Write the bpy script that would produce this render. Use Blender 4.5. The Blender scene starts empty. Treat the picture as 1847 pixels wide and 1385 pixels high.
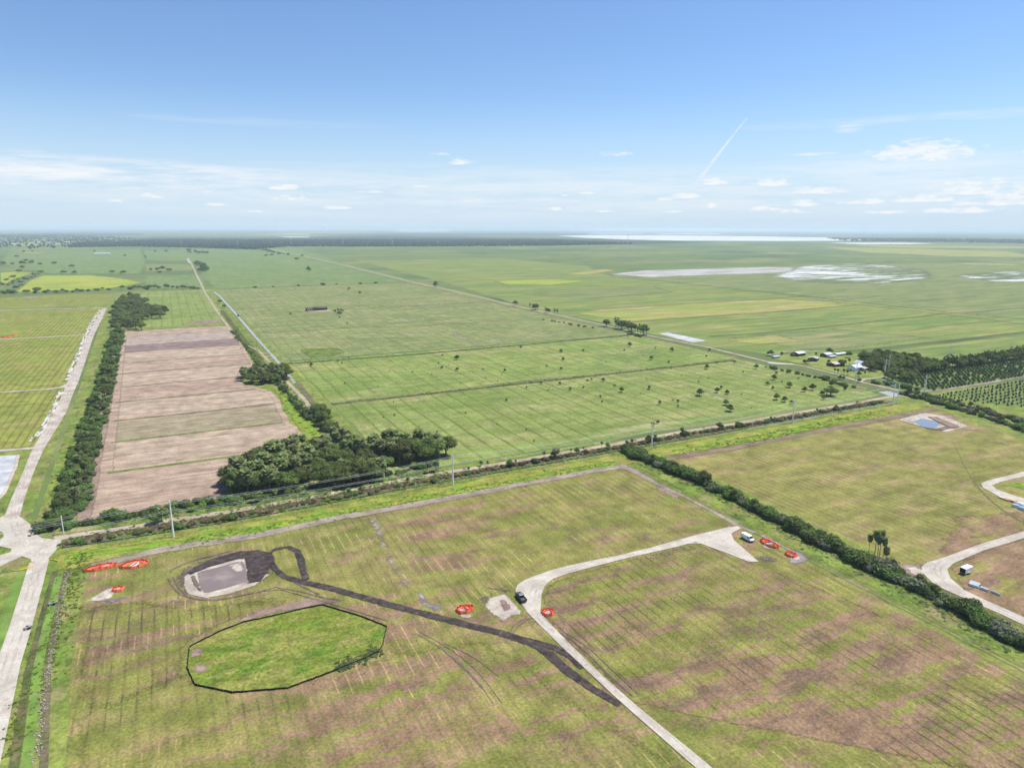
import bpy, bmesh, math, random
import numpy as np
from mathutils import Vector, Matrix, Euler
from mathutils.geometry import delaunay_2d_cdt
R = random.Random(7)
PI = math.pi
sc = bpy.context.scene
C = sc.collection

# ------------------------------------------------------------------ camera: 120 m up, looking out over the fields
FPX, CX, CY, H = 1232.0, 923.5, 692.5, 120.0
PITCH = math.atan(280.5 / FPX); HEAD = math.atan(628.5 / math.hypot(FPX, 280.5)); ROLL = math.radians(0.16)
def ray(px, py):
    x0 = (px - CX) / FPX; y0 = -(py - CY) / FPX
    x = x0 * math.cos(ROLL) - y0 * math.sin(ROLL); y = x0 * math.sin(ROLL) + y0 * math.cos(ROLL)
    f = math.cos(PITCH) + y * math.sin(PITCH); u = -math.sin(PITCH) + y * math.cos(PITCH)
    return f * math.sin(HEAD) + x * math.cos(HEAD), f * math.cos(HEAD) - x * math.sin(HEAD), u
def W(px, py, z=0.0):                     # surveyed ground point of a picture position
    x, y, u = ray(px, py); t = (z - H) / u
    return (x * t, y * t)
def WS(pts): return [W(*p) for p in pts]
cam = bpy.data.objects.new('camera', bpy.data.cameras.new('camera')); C.objects.link(cam)
cam.location = (0, 0, H)
cam.rotation_euler = (Matrix.Rotation(-HEAD, 3, 'Z') @ Matrix.Rotation(PI/2 - PITCH, 3, 'X') @ Matrix.Rotation(ROLL, 3, 'Z')).to_euler()
cam.data.sensor_fit = 'HORIZONTAL'; cam.data.sensor_width = 36.0; cam.data.lens = 36.0 * FPX / 1847.0
cam.data.clip_start = 1.0; cam.data.clip_end = 150000.0
sc.camera = cam

# ------------------------------------------------------------------ node helpers
class NT:
    def __init__(s, tree): s.t = tree; s.N = tree.nodes; s.L = tree.links
    def put(s, sock, v):
        if hasattr(v, 'is_linked') or hasattr(v, 'links'): s.L.new(v, sock)
        elif v is not None:
            try: sock.default_value = v
            except Exception: sock.default_value = tuple(v) + (1.0,)
    def m(s, op, a, b=None, c=None, clamp=False):
        n = s.N.new('ShaderNodeMath'); n.operation = op; n.use_clamp = clamp
        s.put(n.inputs[0], a)
        if b is not None: s.put(n.inputs[1], b)
        if c is not None: s.put(n.inputs[2], c)
        return n.outputs[0]
    def vm(s, op, a, b=None):
        n = s.N.new('ShaderNodeVectorMath'); n.operation = op; s.put(n.inputs[0], a)
        if b is not None: s.put(n.inputs[1], b)
        return n.outputs['Value'] if op in ('DOT_PRODUCT', 'LENGTH') else n.outputs[0]
    def noise(s, vec, scale=1.0, detail=3.0, rough=0.55):
        n = s.N.new('ShaderNodeTexNoise'); s.put(n.inputs['Vector'], vec)
        n.inputs['Scale'].default_value = scale; n.inputs['Detail'].default_value = detail; n.inputs['Roughness'].default_value = rough
        return n.outputs['Fac']
    def sm(s, x, a, b, lo=0.0, hi=1.0):
        n = s.N.new('ShaderNodeMapRange'); n.interpolation_type = 'SMOOTHSTEP'; s.put(n.inputs['Value'], x)
        n.inputs['From Min'].default_value = a; n.inputs['From Max'].default_value = b
        n.inputs['To Min'].default_value = lo; n.inputs['To Max'].default_value = hi
        return n.outputs['Result']
    def mix(s, f, a, b, mode='MIX'):
        n = s.N.new('ShaderNodeMix'); n.data_type = 'RGBA'; n.blend_type = mode
        s.put(n.inputs[0], f); s.put(n.inputs[6], a if not isinstance(a, tuple) else a[:3] + (1,)); s.put(n.inputs[7], b if not isinstance(b, tuple) else b[:3] + (1,))
        return n.outputs[2]
    def xyz(s, x, y, z=0.0):
        n = s.N.new('ShaderNodeCombineXYZ'); s.put(n.inputs[0], x); s.put(n.inputs[1], y); s.put(n.inputs[2], z); return n.outputs[0]
    def sep(s, v):
        n = s.N.new('ShaderNodeSeparateXYZ'); s.put(n.inputs[0], v); return n.outputs

def newmat(name):
    m = bpy.data.materials.new(name); m.use_nodes = True; nt = m.node_tree; nt.nodes.clear()
    out = nt.nodes.new('ShaderNodeOutputMaterial'); return m, NT(nt), out
def principled(g, out, col, rough=0.8, metal=0.0, spec=0.2):
    p = g.N.new('ShaderNodeBsdfPrincipled'); g.put(p.inputs['Base Color'], col if not isinstance(col, tuple) else col[:3] + (1,))
    g.put(p.inputs['Roughness'], rough); p.inputs['Metallic'].default_value = metal; p.inputs['Specular IOR Level'].default_value = spec
    g.L.new(p.outputs[0], out.inputs['Surface']); return p

def field(name, cols, n1=(60, 60), n2=(25, 18), rows=(), patches=(), grain=0.3, gsize=2.2, mid=0.25, midsize=(9, 9), streak=None, gain=1.0):
    """soil / grass surface in world metres: two scales of colour, planting rows, bare patches, fine mottle"""
    m, g, out = newmat(name)
    gn = lambda q: tuple(v*gain for v in q)
    cols = [gn(q) for q in cols]; rows = [r[:3]+(gn(r[3]),)+tuple(r[4:]) for r in rows]; patches = [p[:4]+(gn(p[4]),)+tuple(p[5:]) for p in patches]
    P = g.N.new('ShaderNodeNewGeometry').outputs['Position']; X, Y, Z = g.sep(P)
    def nv(sx, sy, off=0.0): return g.xyz(g.m('MULTIPLY_ADD', X, 1.0/sx, off), g.m('MULTIPLY_ADD', Y, 1.0/sy, off*1.7), off)
    h = float(len(name)) * 3.1 + sum(map(ord, name)) % 17
    c = g.mix(g.sm(g.noise(nv(n1[0], n1[1], h), 1, 4), .38, .62), cols[0], cols[1])
    if len(cols) > 2: c = g.mix(g.sm(g.noise(nv(n2[0], n2[1], h+3), 1, 4), .46, .72), c, cols[2])
    if len(cols) > 3: c = g.mix(g.sm(g.noise(nv(n2[0]*.6, n2[1]*.6, h+9), 1, 4), .52, .74), c, cols[3])
    for i, p in enumerate(patches):          # (sx, sy, threshold, softness, colour, amount, rowjag)
        sx, sy, th, so, col, am = p[:6]; jag = p[6] if len(p) > 6 else 0.0
        Yj = Y
        if jag:
            cell = g.m('FLOOR', g.m('DIVIDE', X, 3.5))
            w = g.N.new('ShaderNodeTexWhiteNoise'); w.noise_dimensions = '1D'; g.put(w.inputs['W'], cell)
            Yj = g.m('ADD', Y, g.m('MULTIPLY_ADD', w.outputs['Value'], 2*jag, -jag))
        v = g.xyz(g.m('MULTIPLY_ADD', X, 1.0/sx, h+i*5.3), g.m('DIVIDE', Yj, sy), i*2.7)
        k = g.noise(v, 1, 5, .6)
        if len(p) > 7: k = g.m('ADD', k, g.m('MULTIPLY', g.m('SUBTRACT', g.noise(nv(p[7], p[7], i+h), 1, 1), .5), .55))
        k = g.sm(k, th-so, th+so)
        c = g.mix(g.m('MULTIPLY', k, am), c, col)
    for i, r in enumerate(rows):             # (axis, period, width fraction, colour, strength, break length, break lo, break hi)
        ax, per, w, col, st, bl, b0, b1 = r[:8]; ph = r[8] if len(r) > 8 else 0.0
        A, B = (X, Y) if ax == 'x' else (Y, X)
        u = g.m('ADD', g.m('MULTIPLY_ADD', A, 1.0/per, ph), g.m('MULTIPLY', g.noise(nv(40, 40, i+2), 1, 2), .35))
        d = g.m('MULTIPLY', g.m('ABSOLUTE', g.m('SUBTRACT', g.m('FRACT', u), .5)), 2.0)
        ln = g.sm(d, 1-w, 1-w*.35)
        cell = g.m('FLOOR', g.m('ADD', u, .5)); wn = g.N.new('ShaderNodeTexWhiteNoise'); wn.noise_dimensions = '1D'; g.put(wn.inputs['W'], cell)
        bv = g.xyz(g.m('MULTIPLY', cell, per/46.0), g.m('ADD', g.m('DIVIDE', B, bl), g.m('MULTIPLY', wn.outputs['Value'], .42)), i*3.3)
        br = g.sm(g.noise(bv, 1, 2), b0, b1)
        c = g.mix(g.m('MULTIPLY', g.m('MULTIPLY', ln, br), st), c, col)
    if streak:                               # (axis, size across, size along, strength)
        v = nv(streak[1], streak[2], 4.4) if streak[0] == 'x' else nv(streak[2], streak[1], 4.4)
        k = g.sm(g.noise(v, 1, 4, .65), .3, .7, 1-streak[3], 1+streak[3])
        c = g.mix(1.0, c, g.xyz(k, k, k), 'MULTIPLY')
    k = g.m('MULTIPLY', g.sm(g.noise(nv(gsize, gsize, 1.1), 1, 3, .7), .25, .75, 1-grain, 1+grain), g.sm(g.noise(nv(midsize[0], midsize[1], 6.1), 1, 3), .25, .75, 1-mid, 1+mid))
    c = g.mix(1.0, c, g.xyz(k, k, k), 'MULTIPLY')
    principled(g, out, c, .9, 0, .08)
    return m

def plain(name, col, rough=.6, metal=0.0, spec=.3, var=.12, size=.6):
    m, g, out = newmat(name)
    tc = g.N.new('ShaderNodeTexCoord').outputs['Object']
    k = g.sm(g.noise(tc, 1/size, 4), .25, .75, 1-var, 1+var)
    principled(g, out, g.mix(1.0, col, g.xyz(k, k, k), 'MULTIPLY'), rough, metal, spec)
    return m
def leafmat(name, a, b, c, obj=.35):
    m, g, out = newmat(name)
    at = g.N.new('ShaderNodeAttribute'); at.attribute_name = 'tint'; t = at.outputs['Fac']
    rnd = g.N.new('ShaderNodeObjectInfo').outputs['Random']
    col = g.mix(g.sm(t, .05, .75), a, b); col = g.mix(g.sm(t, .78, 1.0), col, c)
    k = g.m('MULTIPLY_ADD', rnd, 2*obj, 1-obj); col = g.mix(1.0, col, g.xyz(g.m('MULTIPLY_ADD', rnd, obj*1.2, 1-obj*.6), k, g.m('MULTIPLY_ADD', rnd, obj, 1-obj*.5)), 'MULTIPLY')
    d = g.N.new('ShaderNodeBsdfDiffuse'); g.put(d.inputs[0], col); tr = g.N.new('ShaderNodeBsdfTranslucent'); g.put(tr.inputs[0], col)
    mx = g.N.new('ShaderNodeMixShader'); mx.inputs[0].default_value = .34; g.L.new(d.outputs[0], mx.inputs[1]); g.L.new(tr.outputs[0], mx.inputs[2]); g.L.new(mx.outputs[0], out.inputs['Surface'])
    return m
def watermat(name, col, rough=.08, ripple=.15, scum=None):
    m, g, out = newmat(name)
    P = g.N.new('ShaderNodeNewGeometry').outputs['Position']
    c = col
    if scum:
        c = g.mix(g.sm(g.noise(P, 1/scum[1], 4), scum[2], scum[2]+.2), col, scum[0])
    p = principled(g, out, c, rough, 0, .5)
    b = g.N.new('ShaderNodeBump'); b.inputs['Strength'].default_value = ripple; b.inputs['Distance'].default_value = .05
    g.L.new(g.noise(P, .9, 3), b.inputs['Height']); g.L.new(b.outputs[0], p.inputs['Normal'])
    return m

_soft = {}
def soft(mat):
    """the same soil with a ragged, thinning edge"""
    if mat.name in _soft: return _soft[mat.name]
    m = mat.copy(); m.name = mat.name + ' thinning'; g = NT(m.node_tree); _soft[mat.name] = m
    pr = next(n for n in g.N if n.type == 'BSDF_PRINCIPLED'); out = next(n for n in g.N if n.type == 'OUTPUT_MATERIAL')
    at = g.N.new('ShaderNodeAttribute'); at.attribute_name = 'edge'; P = g.N.new('ShaderNodeNewGeometry').outputs['Position']
    n = g.m('ADD', g.m('MULTIPLY', g.noise(P, .16, 4, .65), .6), g.m('MULTIPLY', g.noise(P, .8, 3, .7), .4))
    f = g.sm(g.m('ADD', at.outputs['Fac'], g.m('MULTIPLY', g.m('SUBTRACT', n, .5), 2.2)), .22, .68)
    tr = g.N.new('ShaderNodeBsdfTransparent'); mx = g.N.new('ShaderNodeMixShader'); g.L.new(f, mx.inputs[0]); g.L.new(tr.outputs[0], mx.inputs[1]); g.L.new(pr.outputs[0], mx.inputs[2]); g.L.new(mx.outputs[0], out.inputs['Surface'])
    return m
SOFT = {'bare_patch': 2.2, 'bare_soil': 2.5, 'white_spoil': 1.5, 'wet_hollow': 6, 'sunlit_grass': 40, 'white_sand': .9, 'spoil_heap': 2.5, 'salt_pan': 30, 'wet_flats': 60, 'pale_range': 120, 'mud_bank': 1.0, 'lake': 90}
# ------------------------------------------------------------------ object helpers
def link(name, me, mats, parent=None):
    o = bpy.data.objects.new(name, me); C.objects.link(o)
    for m in (mats if isinstance(mats, (list, tuple)) else [mats]):
        if m and m.name not in [x.name for x in me.materials if x]: me.materials.append(m)
    if parent: o.parent = parent
    return o
def mesh(name, v, f): 
    me = bpy.data.meshes.new(name); me.from_pydata(v, [], f); me.update(); return me
def thing(name, label, cat, loc=(0, 0, 0), rz=0.0, group=None):
    o = bpy.data.objects.new(name, None); C.objects.link(o); o.empty_display_size = .5
    o.location = loc; o.rotation_euler = (0, 0, rz); o['label'] = label; o['category'] = cat
    if group: o['group'] = group
    return o
def tag(o, label, cat, group=None, kind=None):
    o['label'] = label; o['category'] = cat
    if group: o['group'] = group
    if kind: o['kind'] = kind
    return o
def setting(o, kind='structure', label=None):
    o['kind'] = kind
    if label: o['label'] = label
    return o
_vn = [random.Random(99).random() for _ in range(4096)]
def vnoise(t, s=0):
    i = math.floor(t); f = t - i; f = f*f*(3-2*f)
    return _vn[(i*7+s*131) % 4096]*(1-f) + _vn[((i+1)*7+s*131) % 4096]*f
def frac(t, s=0): return (vnoise(t, s)-.5) + .5*(vnoise(t*2.3, s+1)-.5) + .28*(vnoise(t*5.1, s+2)-.5) + .16*(vnoise(t*11.7, s+3)-.5)
_seed = [0]
def sheet(name, poly, layer, mat, jag=.5, wl=6.0, label=None, seg=None, kind='structure', hgt=None, grid=None, feather=None):
    """a ground patch with a natural ragged outline"""
    _seed[0] += 1; sd = _seed[0]; pts = []; n = len(poly); L = 0.0
    for i in range(n):
        a, b = poly[i], poly[(i+1) % n]; d = math.hypot(b[0]-a[0], b[1]-a[1])
        s = seg or max(.35, min(12, math.hypot(a[0]+b[0], a[1]+b[1])/2*.0035)); k = max(1, min(900, int(d/s)))
        nx, ny = (b[1]-a[1])/max(d, 1e-6), -(b[0]-a[0])/max(d, 1e-6)
        for j in range(k):
            t = j/k; o = jag*2*frac((L+d*t)/wl, sd)
            pts.append((a[0]+(b[0]-a[0])*t+nx*o, a[1]+(b[1]-a[1])*t+ny*o))
        L += d
    feather = feather or SOFT.get(name)
    if feather:
        A_ = abs(sum(p[0]*q[1]-q[0]*p[1] for p, q in zip(poly, poly[1:]+poly[:1])))/2; grid = grid or max(feather*.55, (A_/2200)**.5)
    vs = [Vector(p) for p in pts]; ne = len(vs); es = [(i, (i+1) % ne) for i in range(ne)]
    if grid:
        xs = [p[0] for p in pts]; ys = [p[1] for p in pts]; x = min(xs)
        while x < max(xs):
            y = min(ys)
            while y < max(ys):
                vs.append(Vector((x+R.uniform(-.3, .3)*grid, y+R.uniform(-.3, .3)*grid))); y += grid
            x += grid
    V, Ed, F, *_ = delaunay_2d_cdt(vs, es, [list(range(ne))], 1, 1e-4)
    z = 0.0
    me = mesh(name, [(v.x, v.y, z + (hgt(v.x, v.y) if hgt else 0)) for v in V], [tuple(f) for f in F])
    bm = bmesh.new(); bm.from_mesh(me)
    for f in bm.faces:
        f.normal_update()
        if f.normal.z < 0: f.normal_flip()
    bm.to_mesh(me); bm.free()
    if feather:
        pa = np.array(pts); va = np.array([(v.co.x, v.co.y) for v in me.vertices]); ed = np.array([np.sqrt(((pa-q)**2).sum(1).min()) for q in va])
        at = me.attributes.new('edge', 'FLOAT', 'POINT'); at.data.foreach_set('value', np.clip(ed/feather, 0, 1).astype(np.float32)); mat = soft(mat)
    o = setting(link(name, me, mat), kind, label); LAYERS.append((layer, sd, o)); return o
LAYERS = []                                # every ground sheet lies a few millimetres above the one below it
def stack_layers():
    for k, (l, s, o) in enumerate(sorted(LAYERS, key=lambda t: t[:2])): o.location.z = .01 + k*.0008
SOFTLINE = ('mud_track', 'dirt_track', 'wheel_track', 'muddy_ruts', 'weed_strip', 'ditch_bank', 'cattle_track', 'sand_rim')
def strip(name, pts, width, layer, mat, jag=.3, wl=5.0, label=None, seg=None, kind='structure', wob=0.0):
    """a road, track or ditch of varying width along a line; width may be one number or one per point"""
    _seed[0] += 1; sd = _seed[0]; ws = width if isinstance(width, (list, tuple)) else [width]*len(pts)
    v = []; L = 0.0; samp = []
    for i in range(len(pts)-1):
        a, b = pts[i], pts[i+1]; d = math.hypot(b[0]-a[0], b[1]-a[1])
        s = seg or max(.5, min(25, math.hypot(a[0]+b[0], a[1]+b[1])/2*.0045)); k = max(1, min(700, int(d/s)))
        for j in range(k + (i == len(pts)-2)):
            t = j/k; samp.append((a[0]+(b[0]-a[0])*t, a[1]+(b[1]-a[1])*t, ws[i]+(ws[i+1]-ws[i])*t, L+d*t))
        L += d
    z = 0.0; n = len(samp); ev = []
    for i, (x, y, w, l) in enumerate(samp):
        p, q = samp[max(0, i-1)], samp[min(n-1, i+1)]; d = math.hypot(q[0]-p[0], q[1]-p[1]) or 1
        nx, ny = -(q[1]-p[1])/d, (q[0]-p[0])/d; o = wob*2*frac(l/(wl*6), sd+50)
        a = w/2 + jag*2*frac(l/wl, sd) + o; b = w/2 + jag*2*frac(l/wl, sd+20) - o
        if name in SOFTLINE:
            for q in (1, .45, 0, -.45, -1): v.append((x+nx*(a if q > 0 else b)*q*1.25, y+ny*(a if q > 0 else b)*q*1.25, z)); ev.append(1-abs(q)*1.0 if abs(q) > .9 else .95)
        else: v += [(x+nx*a, y+ny*a, z), (x-nx*b, y-ny*b, z)]
    if ev: f = [(5*i+k, 5*i+k+1, 5*i+k+6, 5*i+k+5) for i in range(n-1) for k in range(4)]
    else: f = [(2*i, 2*i+1, 2*i+3, 2*i+2) for i in range(n-1)]
    me = mesh(name, v, f)
    if ev: at = me.attributes.new('edge', 'FLOAT', 'POINT'); at.data.foreach_set('value', np.array(ev, np.float32)); mat = soft(mat)
    o = setting(link(name, me, mat), kind, label); LAYERS.append((layer, sd, o)); return o
def smooth_line(pts, it=3):
    for _ in range(it):
        o = [pts[0]]
        for a, b in zip(pts, pts[1:]): o += [(a[0]*.75+b[0]*.25, a[1]*.75+b[1]*.25), (a[0]*.25+b[0]*.75, a[1]*.25+b[1]*.75)]
        pts = o + [pts[-1]]
    return pts
def along(pts, step, jit=0.0, off=0.0):
    out = []; carry = 0.0
    for a, b in zip(pts, pts[1:]):
        d = math.hypot(b[0]-a[0], b[1]-a[1]); nx, ny = -(b[1]-a[1])/d, (b[0]-a[0])/d; t = carry
        while t < d:
            o = off + R.uniform(-jit, jit); tt = t + R.uniform(-.3, .3)*step
            out.append((a[0]+(b[0]-a[0])*tt/d+nx*o, a[1]+(b[1]-a[1])*tt/d+ny*o)); t += step
        carry = t-d
    return out
def inside(p, poly):
    x, y = p; r = False
    for (x1, y1), (x2, y2) in zip(poly, poly[1:]+poly[:1]):
        if (y1 > y) != (y2 > y) and x < (x2-x1)*(y-y1)/(y2-y1)+x1: r = not r
    return r
def scatter(poly, dist, tries=4000, cap=400):
    xs = [p[0] for p in poly]; ys = [p[1] for p in poly]; out = []
    for _ in range(tries):
        p = (R.uniform(min(xs), max(xs)), R.uniform(min(ys), max(ys)))
        if inside(p, poly) and all((p[0]-q[0])**2+(p[1]-q[1])**2 > dist*dist for q in out):
            out.append(p)
            if len(out) >= cap: break
    return out
# shape helpers on bmesh
def box(bm, x0, x1, y0, y1, z0, z1, mi=0, tx=0.0, ty=0.0):
    v = [bm.verts.new(p) for p in ((x0, y0, z0), (x1, y0, z0), (x1, y1, z0), (x0, y1, z0), (x0+tx, y0+ty, z1), (x1-tx, y0+ty, z1), (x1-tx, y1-ty, z1), (x0+tx, y1-ty, z1))]
    for q in ((0, 3, 2, 1), (4, 5, 6, 7), (0, 1, 5, 4), (1, 2, 6, 5), (2, 3, 7, 6), (3, 0, 4, 7)):
        bm.faces.new([v[i] for i in q]).material_index = mi
def tube(bm, pts, rad, n=8, cap=True):
    rs = rad if isinstance(rad, (list, tuple)) else [rad]*len(pts); rings = []
    for i, p in enumerate(pts):
        a = Vector(pts[max(0, i-1)]); b = Vector(pts[min(len(pts)-1, i+1)]); d = (b-a).normalized()
        u = d.cross(Vector((0, 0, 1)) if abs(d.z) < .9 else Vector((1, 0, 0))).normalized(); w = d.cross(u)
        rings.append([bm.verts.new(Vector(p)+(u*math.cos(2*PI*k/n)+w*math.sin(2*PI*k/n))*rs[i]) for k in range(n)])
    for r, s in zip(rings, rings[1:]):
        for k in range(n): bm.faces.new((r[k], r[(k+1) % n], s[(k+1) % n], s[k]))
    if cap: bm.faces.new(rings[0][::-1]); bm.faces.new(rings[-1])
def prism(bm, prof, y0, y1, inset=0.0):       # side profile in x,z, extruded across y
    a = [bm.verts.new((x, y0, z)) for x, z in prof]; b = [bm.verts.new((x, y1, z)) for x, z in prof]
    n = len(prof); bm.faces.new(a); bm.faces.new(b[::-1])
    for i in range(n): bm.faces.new((a[i], b[i], b[(i+1) % n], a[(i+1) % n]))
def obj(name, bm, mat, parent=None, bevel=0.0, smooth=False):
    bmesh.ops.recalc_face_normals(bm, faces=bm.faces)
    if bevel: bmesh.ops.bevel(bm, geom=bm.edges[:], offset=bevel, segments=2, affect='EDGES', clamp_overlap=True)
    me = bpy.data.meshes.new(name); bm.to_mesh(me); bm.free()
    if smooth:
        for p in me.polygons: p.use_smooth = True
    return link(name, me, mat, parent)
BM = bmesh.new

# ================================================================== MATERIALS OF THE LAND
SOIL = (.168, .106, .068); TAN = (.21, .15, .10); MUD = (.038, .030, .033); PALE = (.30, .26, .22)
M_far = field('far land', [(.060, .095, .032), (.085, .115, .034), (.14, .145, .055), (.040, .062, .028)], (900, 700), (420, 260), grain=.08, mid=.14, midsize=(60, 40), gain=1.25)
M_verge = field('verge grass', [(.085, .125, .022), (.12, .145, .03), (.16, .135, .06), (.045, .075, .018)], (16, 22), (9, 13), grain=.3, gsize=1.3, mid=.25, gain=1.3)
M_near = field('mown field', [(.112, .122, .028), (.148, .142, .038), (.18, .142, .06)], (38, 22), (17, 11),
    rows=[('x', 3.5, .34, (.085, .085, .03), .34, 60, .25, .5), ('x', 3.5, .17, (.060, .054, .024), .5, 13, .56, .66), ('x', 3.5, .17, (.27, .20, .09), .75, 16, .53, .64, .45)],
    patches=[(34, 5.5, .57, .045, SOIL, .92, 1.6, 110), (15, 5, .63, .06, (.115, .074, .054), .7, 1.5), (34, 12, .64, .09, (.20, .155, .07), .55, 2)], grain=.34, gsize=.8, streak=('x', 2.2, 9, .07), gain=1.18)
M_brown = field('grass with bare rows', [(.112, .120, .027), (.145, .138, .037), (.168, .13, .058)], (30, 14), (14, 8),
    rows=[('x', 3.5, .34, (.075, .07, .028), .38, 60, .25, .5), ('x', 3.5, .17, (.050, .040, .022), .72, 13, .51, .62), ('x', 3.5, .14, (.24, .18, .085), .7, 15, .55, .66, .45)],
    patches=[(40, 5, .515, .045, SOIL, .95, 1.6, 90), (24, 4, .57, .06, (.115, .074, .054), .75, 1.6)], grain=.36, gsize=.8, streak=('x', 2, 9, .08), gain=1.18)
M_right = field('olive field', [(.13, .13, .034), (.165, .155, .045), (.20, .155, .07)], (55, 24), (30, 11),
    rows=[('x', 3.5, .34, (.085, .075, .032), .35, 80, .25, .5), ('x', 3.5, .26, (.07, .058, .028), .55, 24, .5, .62), ('x', 3.5, .3, (.2, .16, .08), .35, 18, .5, .64, .4)],
    patches=[(42, 13, .64, .06, (.23, .15, .095), .7, 2), (30, 10, .66, .05, SOIL, .7, 2)], grain=.22, gsize=1.3, streak=('y', 4, 40, .12), gain=1.15)
M_rightb = field('worn olive field', [(.13, .125, .033), (.16, .145, .045), (.2, .15, .07)], (30, 18), (20, 10),
    patches=[(24, 10, .45, .06, SOIL, .9, 0), (9, 5, .62, .06, (.09, .058, .052), .7)], grain=.3, gsize=1.2, streak=('y', 3, 20, .15), gain=1.15)
def pasture(name, cols, st=.6, sp=True):
    return field(name, cols, (120, 70), (60, 26), rows=[('x', 11.9, .21, (.060, .090, .014), min(1, st*1.3), 90, .32, .46), ('x', 11.9, .12, (.20, .19, .06), st*.5, 50, .48, .6, .2)],
        patches=[(6, 3.2, .70, .04, (.24, .19, .14), .75, 0, 70), (9, 2.6, .70, .04, (.045, .06, .035), .7, 0, 90)] if sp else [], gain=1.44, grain=.24, gsize=2, mid=.2, midsize=(14, 8), streak=('x', 5, 60, .1))
M_past1 = pasture('front pasture', [(.092, .120, .030), (.116, .138, .040), (.150, .150, .057)])
M_past2 = pasture('middle pasture', [(.092, .125, .030), (.116, .144, .038), (.153, .152, .058)], .5)
M_past3 = pasture('back pasture', [(.090, .110, .038), (.112, .126, .046), (.148, .14, .066)], .4, True)
M_past4 = pasture('far pasture', [(.070, .106, .036), (.088, .122, .040), (.118, .130, .055)], .25, False)
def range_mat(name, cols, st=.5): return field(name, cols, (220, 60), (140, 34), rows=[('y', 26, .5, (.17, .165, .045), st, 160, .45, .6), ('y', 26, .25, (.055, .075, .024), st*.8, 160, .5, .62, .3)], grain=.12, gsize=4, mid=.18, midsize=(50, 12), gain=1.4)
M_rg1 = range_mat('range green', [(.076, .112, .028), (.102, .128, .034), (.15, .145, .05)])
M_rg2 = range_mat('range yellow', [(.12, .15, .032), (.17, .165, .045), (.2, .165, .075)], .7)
M_rg3 = range_mat('range dull', [(.080, .105, .036), (.10, .122, .042), (.14, .135, .06)], .3)
M_left = field('planted lot', [(.10, .138, .022), (.135, .16, .028), (.155, .145, .045)], (60, 60), (26, 26), rows=[('x', 4.6, .34, (.115, .055, .035), .75, 60, .3, .45), ('x', 4.6, .25, (.15, .16, .03), .5, 60, .3, .5, .5)], grain=.2, gsize=1.5, gain=1.3)
M_sunlit = field('yellow green paddock', [(.19, .23, .03), (.24, .25, .045), (.15, .19, .035)], (200, 200), (90, 60), grain=.08, mid=.12, gain=1.1)  # lighter yellow green carries sunlight between cloud shadows in its colour
def plough(name, a, b, c, dk=(.155, .105, .078)): return field(name, [a, b, c], (160, 5), (90, 4), rows=[('y', 2.4, .5, dk, .45, 30, .4, .6)], patches=[(14, 3, .62, .06, dk, .6)], grain=.16, gsize=1.2, streak=('y', 1.6, 60, .14), gain=1.24)
M_pl = [plough('ploughed soil', (.222, .163, .120), (.262, .198, .148), (.185, .132, .10), (.135, .092, .072)), plough('dry soil', (.238, .182, .135), (.275, .212, .158), (.185, .155, .10)),
        plough('greening soil', (.175, .150, .092), (.21, .168, .115), (.128, .135, .068), (.15, .112, .08)), plough('damp soil', (.125, .088, .085), (.15, .11, .10), (.19, .14, .12), (.09, .065, .065)),
        plough('pale soil', (.235, .192, .158), (.205, .16, .138), (.25, .205, .168))]
M_ditch = field('ditch weeds', [(.055, .068, .022), (.085, .075, .035), (.04, .058, .02)], (14, 14), (6, 6), grain=.35, gsize=1.6, gain=1.25)
M_bank = field('dry reed bank', [(.105, .085, .055), (.085, .085, .035), (.14, .11, .075)], (10, 6), (5, 4), grain=.35, gsize=1.1, gain=1.15)
M_ditchg = field('grassy drain', [(.075, .11, .02), (.10, .13, .028), (.05, .075, .02)], (12, 8), (6, 5), grain=.3, gsize=1.5, gain=1.2)
M_weed = field('lush weeds', [(.085, .16, .016), (.125, .165, .022), (.175, .15, .035), (.05, .11, .014)], (14, 9), (11, 6), grain=.35, gsize=1.2, mid=.3, midsize=(6, 4), gain=1.3)
M_weed2 = field('tawny weeds', [(.135, .155, .026), (.17, .155, .038), (.085, .14, .018)], (16, 10), (9, 6), grain=.32, gsize=1.2, mid=.28, gain=1.3)
M_wet = field('wetland grass', [(.098, .125, .018), (.14, .143, .034), (.062, .11, .014), (.165, .143, .05)], (15, 7), (9, 4.5), grain=.38, gsize=1.0, mid=.3, midsize=(5, 3), patches=[(5, 3, .72, .04, (.19, .135, .085), .8)], gain=1.25)
M_lime = field('crushed limestone', [(.46, .42, .36), (.39, .345, .285), (.50, .46, .41)], (9, 9), (4, 4), patches=[(5, 4, .64, .07, (.29, .235, .175), .6), (3, 2, .68, .05, (.52, .49, .45), .6)], grain=.14, gsize=.8, mid=.1, gain=0.86)
M_limed = field('worn limestone', [(.42, .37, .32), (.34, .28, .23), (.48, .43, .38)], (7, 12), (4, 5), grain=.14, gsize=.8, mid=.12, gain=0.86)
M_sand = field('dirt road', [(.33, .28, .20), (.27, .22, .15), (.37, .32, .24)], (14, 14), (6, 6), grain=.13, gsize=1, mid=.12, gain=0.95)
M_track = field('grey dirt track', [(.21, .168, .138), (.25, .205, .168), (.16, .135, .085)], (22, 5), (12, 3), grain=.18, gsize=1, streak=('y', 1.4, 40, .16), gain=1.05)
M_trackb = field('brown dirt track', [(.155, .105, .08), (.19, .135, .10), (.12, .105, .05)], (20, 5), (9, 3), grain=.2, gsize=1)
M_mud = field('dark mud', [(.034, .027, .027), (.050, .039, .038), (.088, .068, .060)], (5, 5), (2.4, 2), grain=.35, gsize=.8, mid=.25, midsize=(3, 3))
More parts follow.
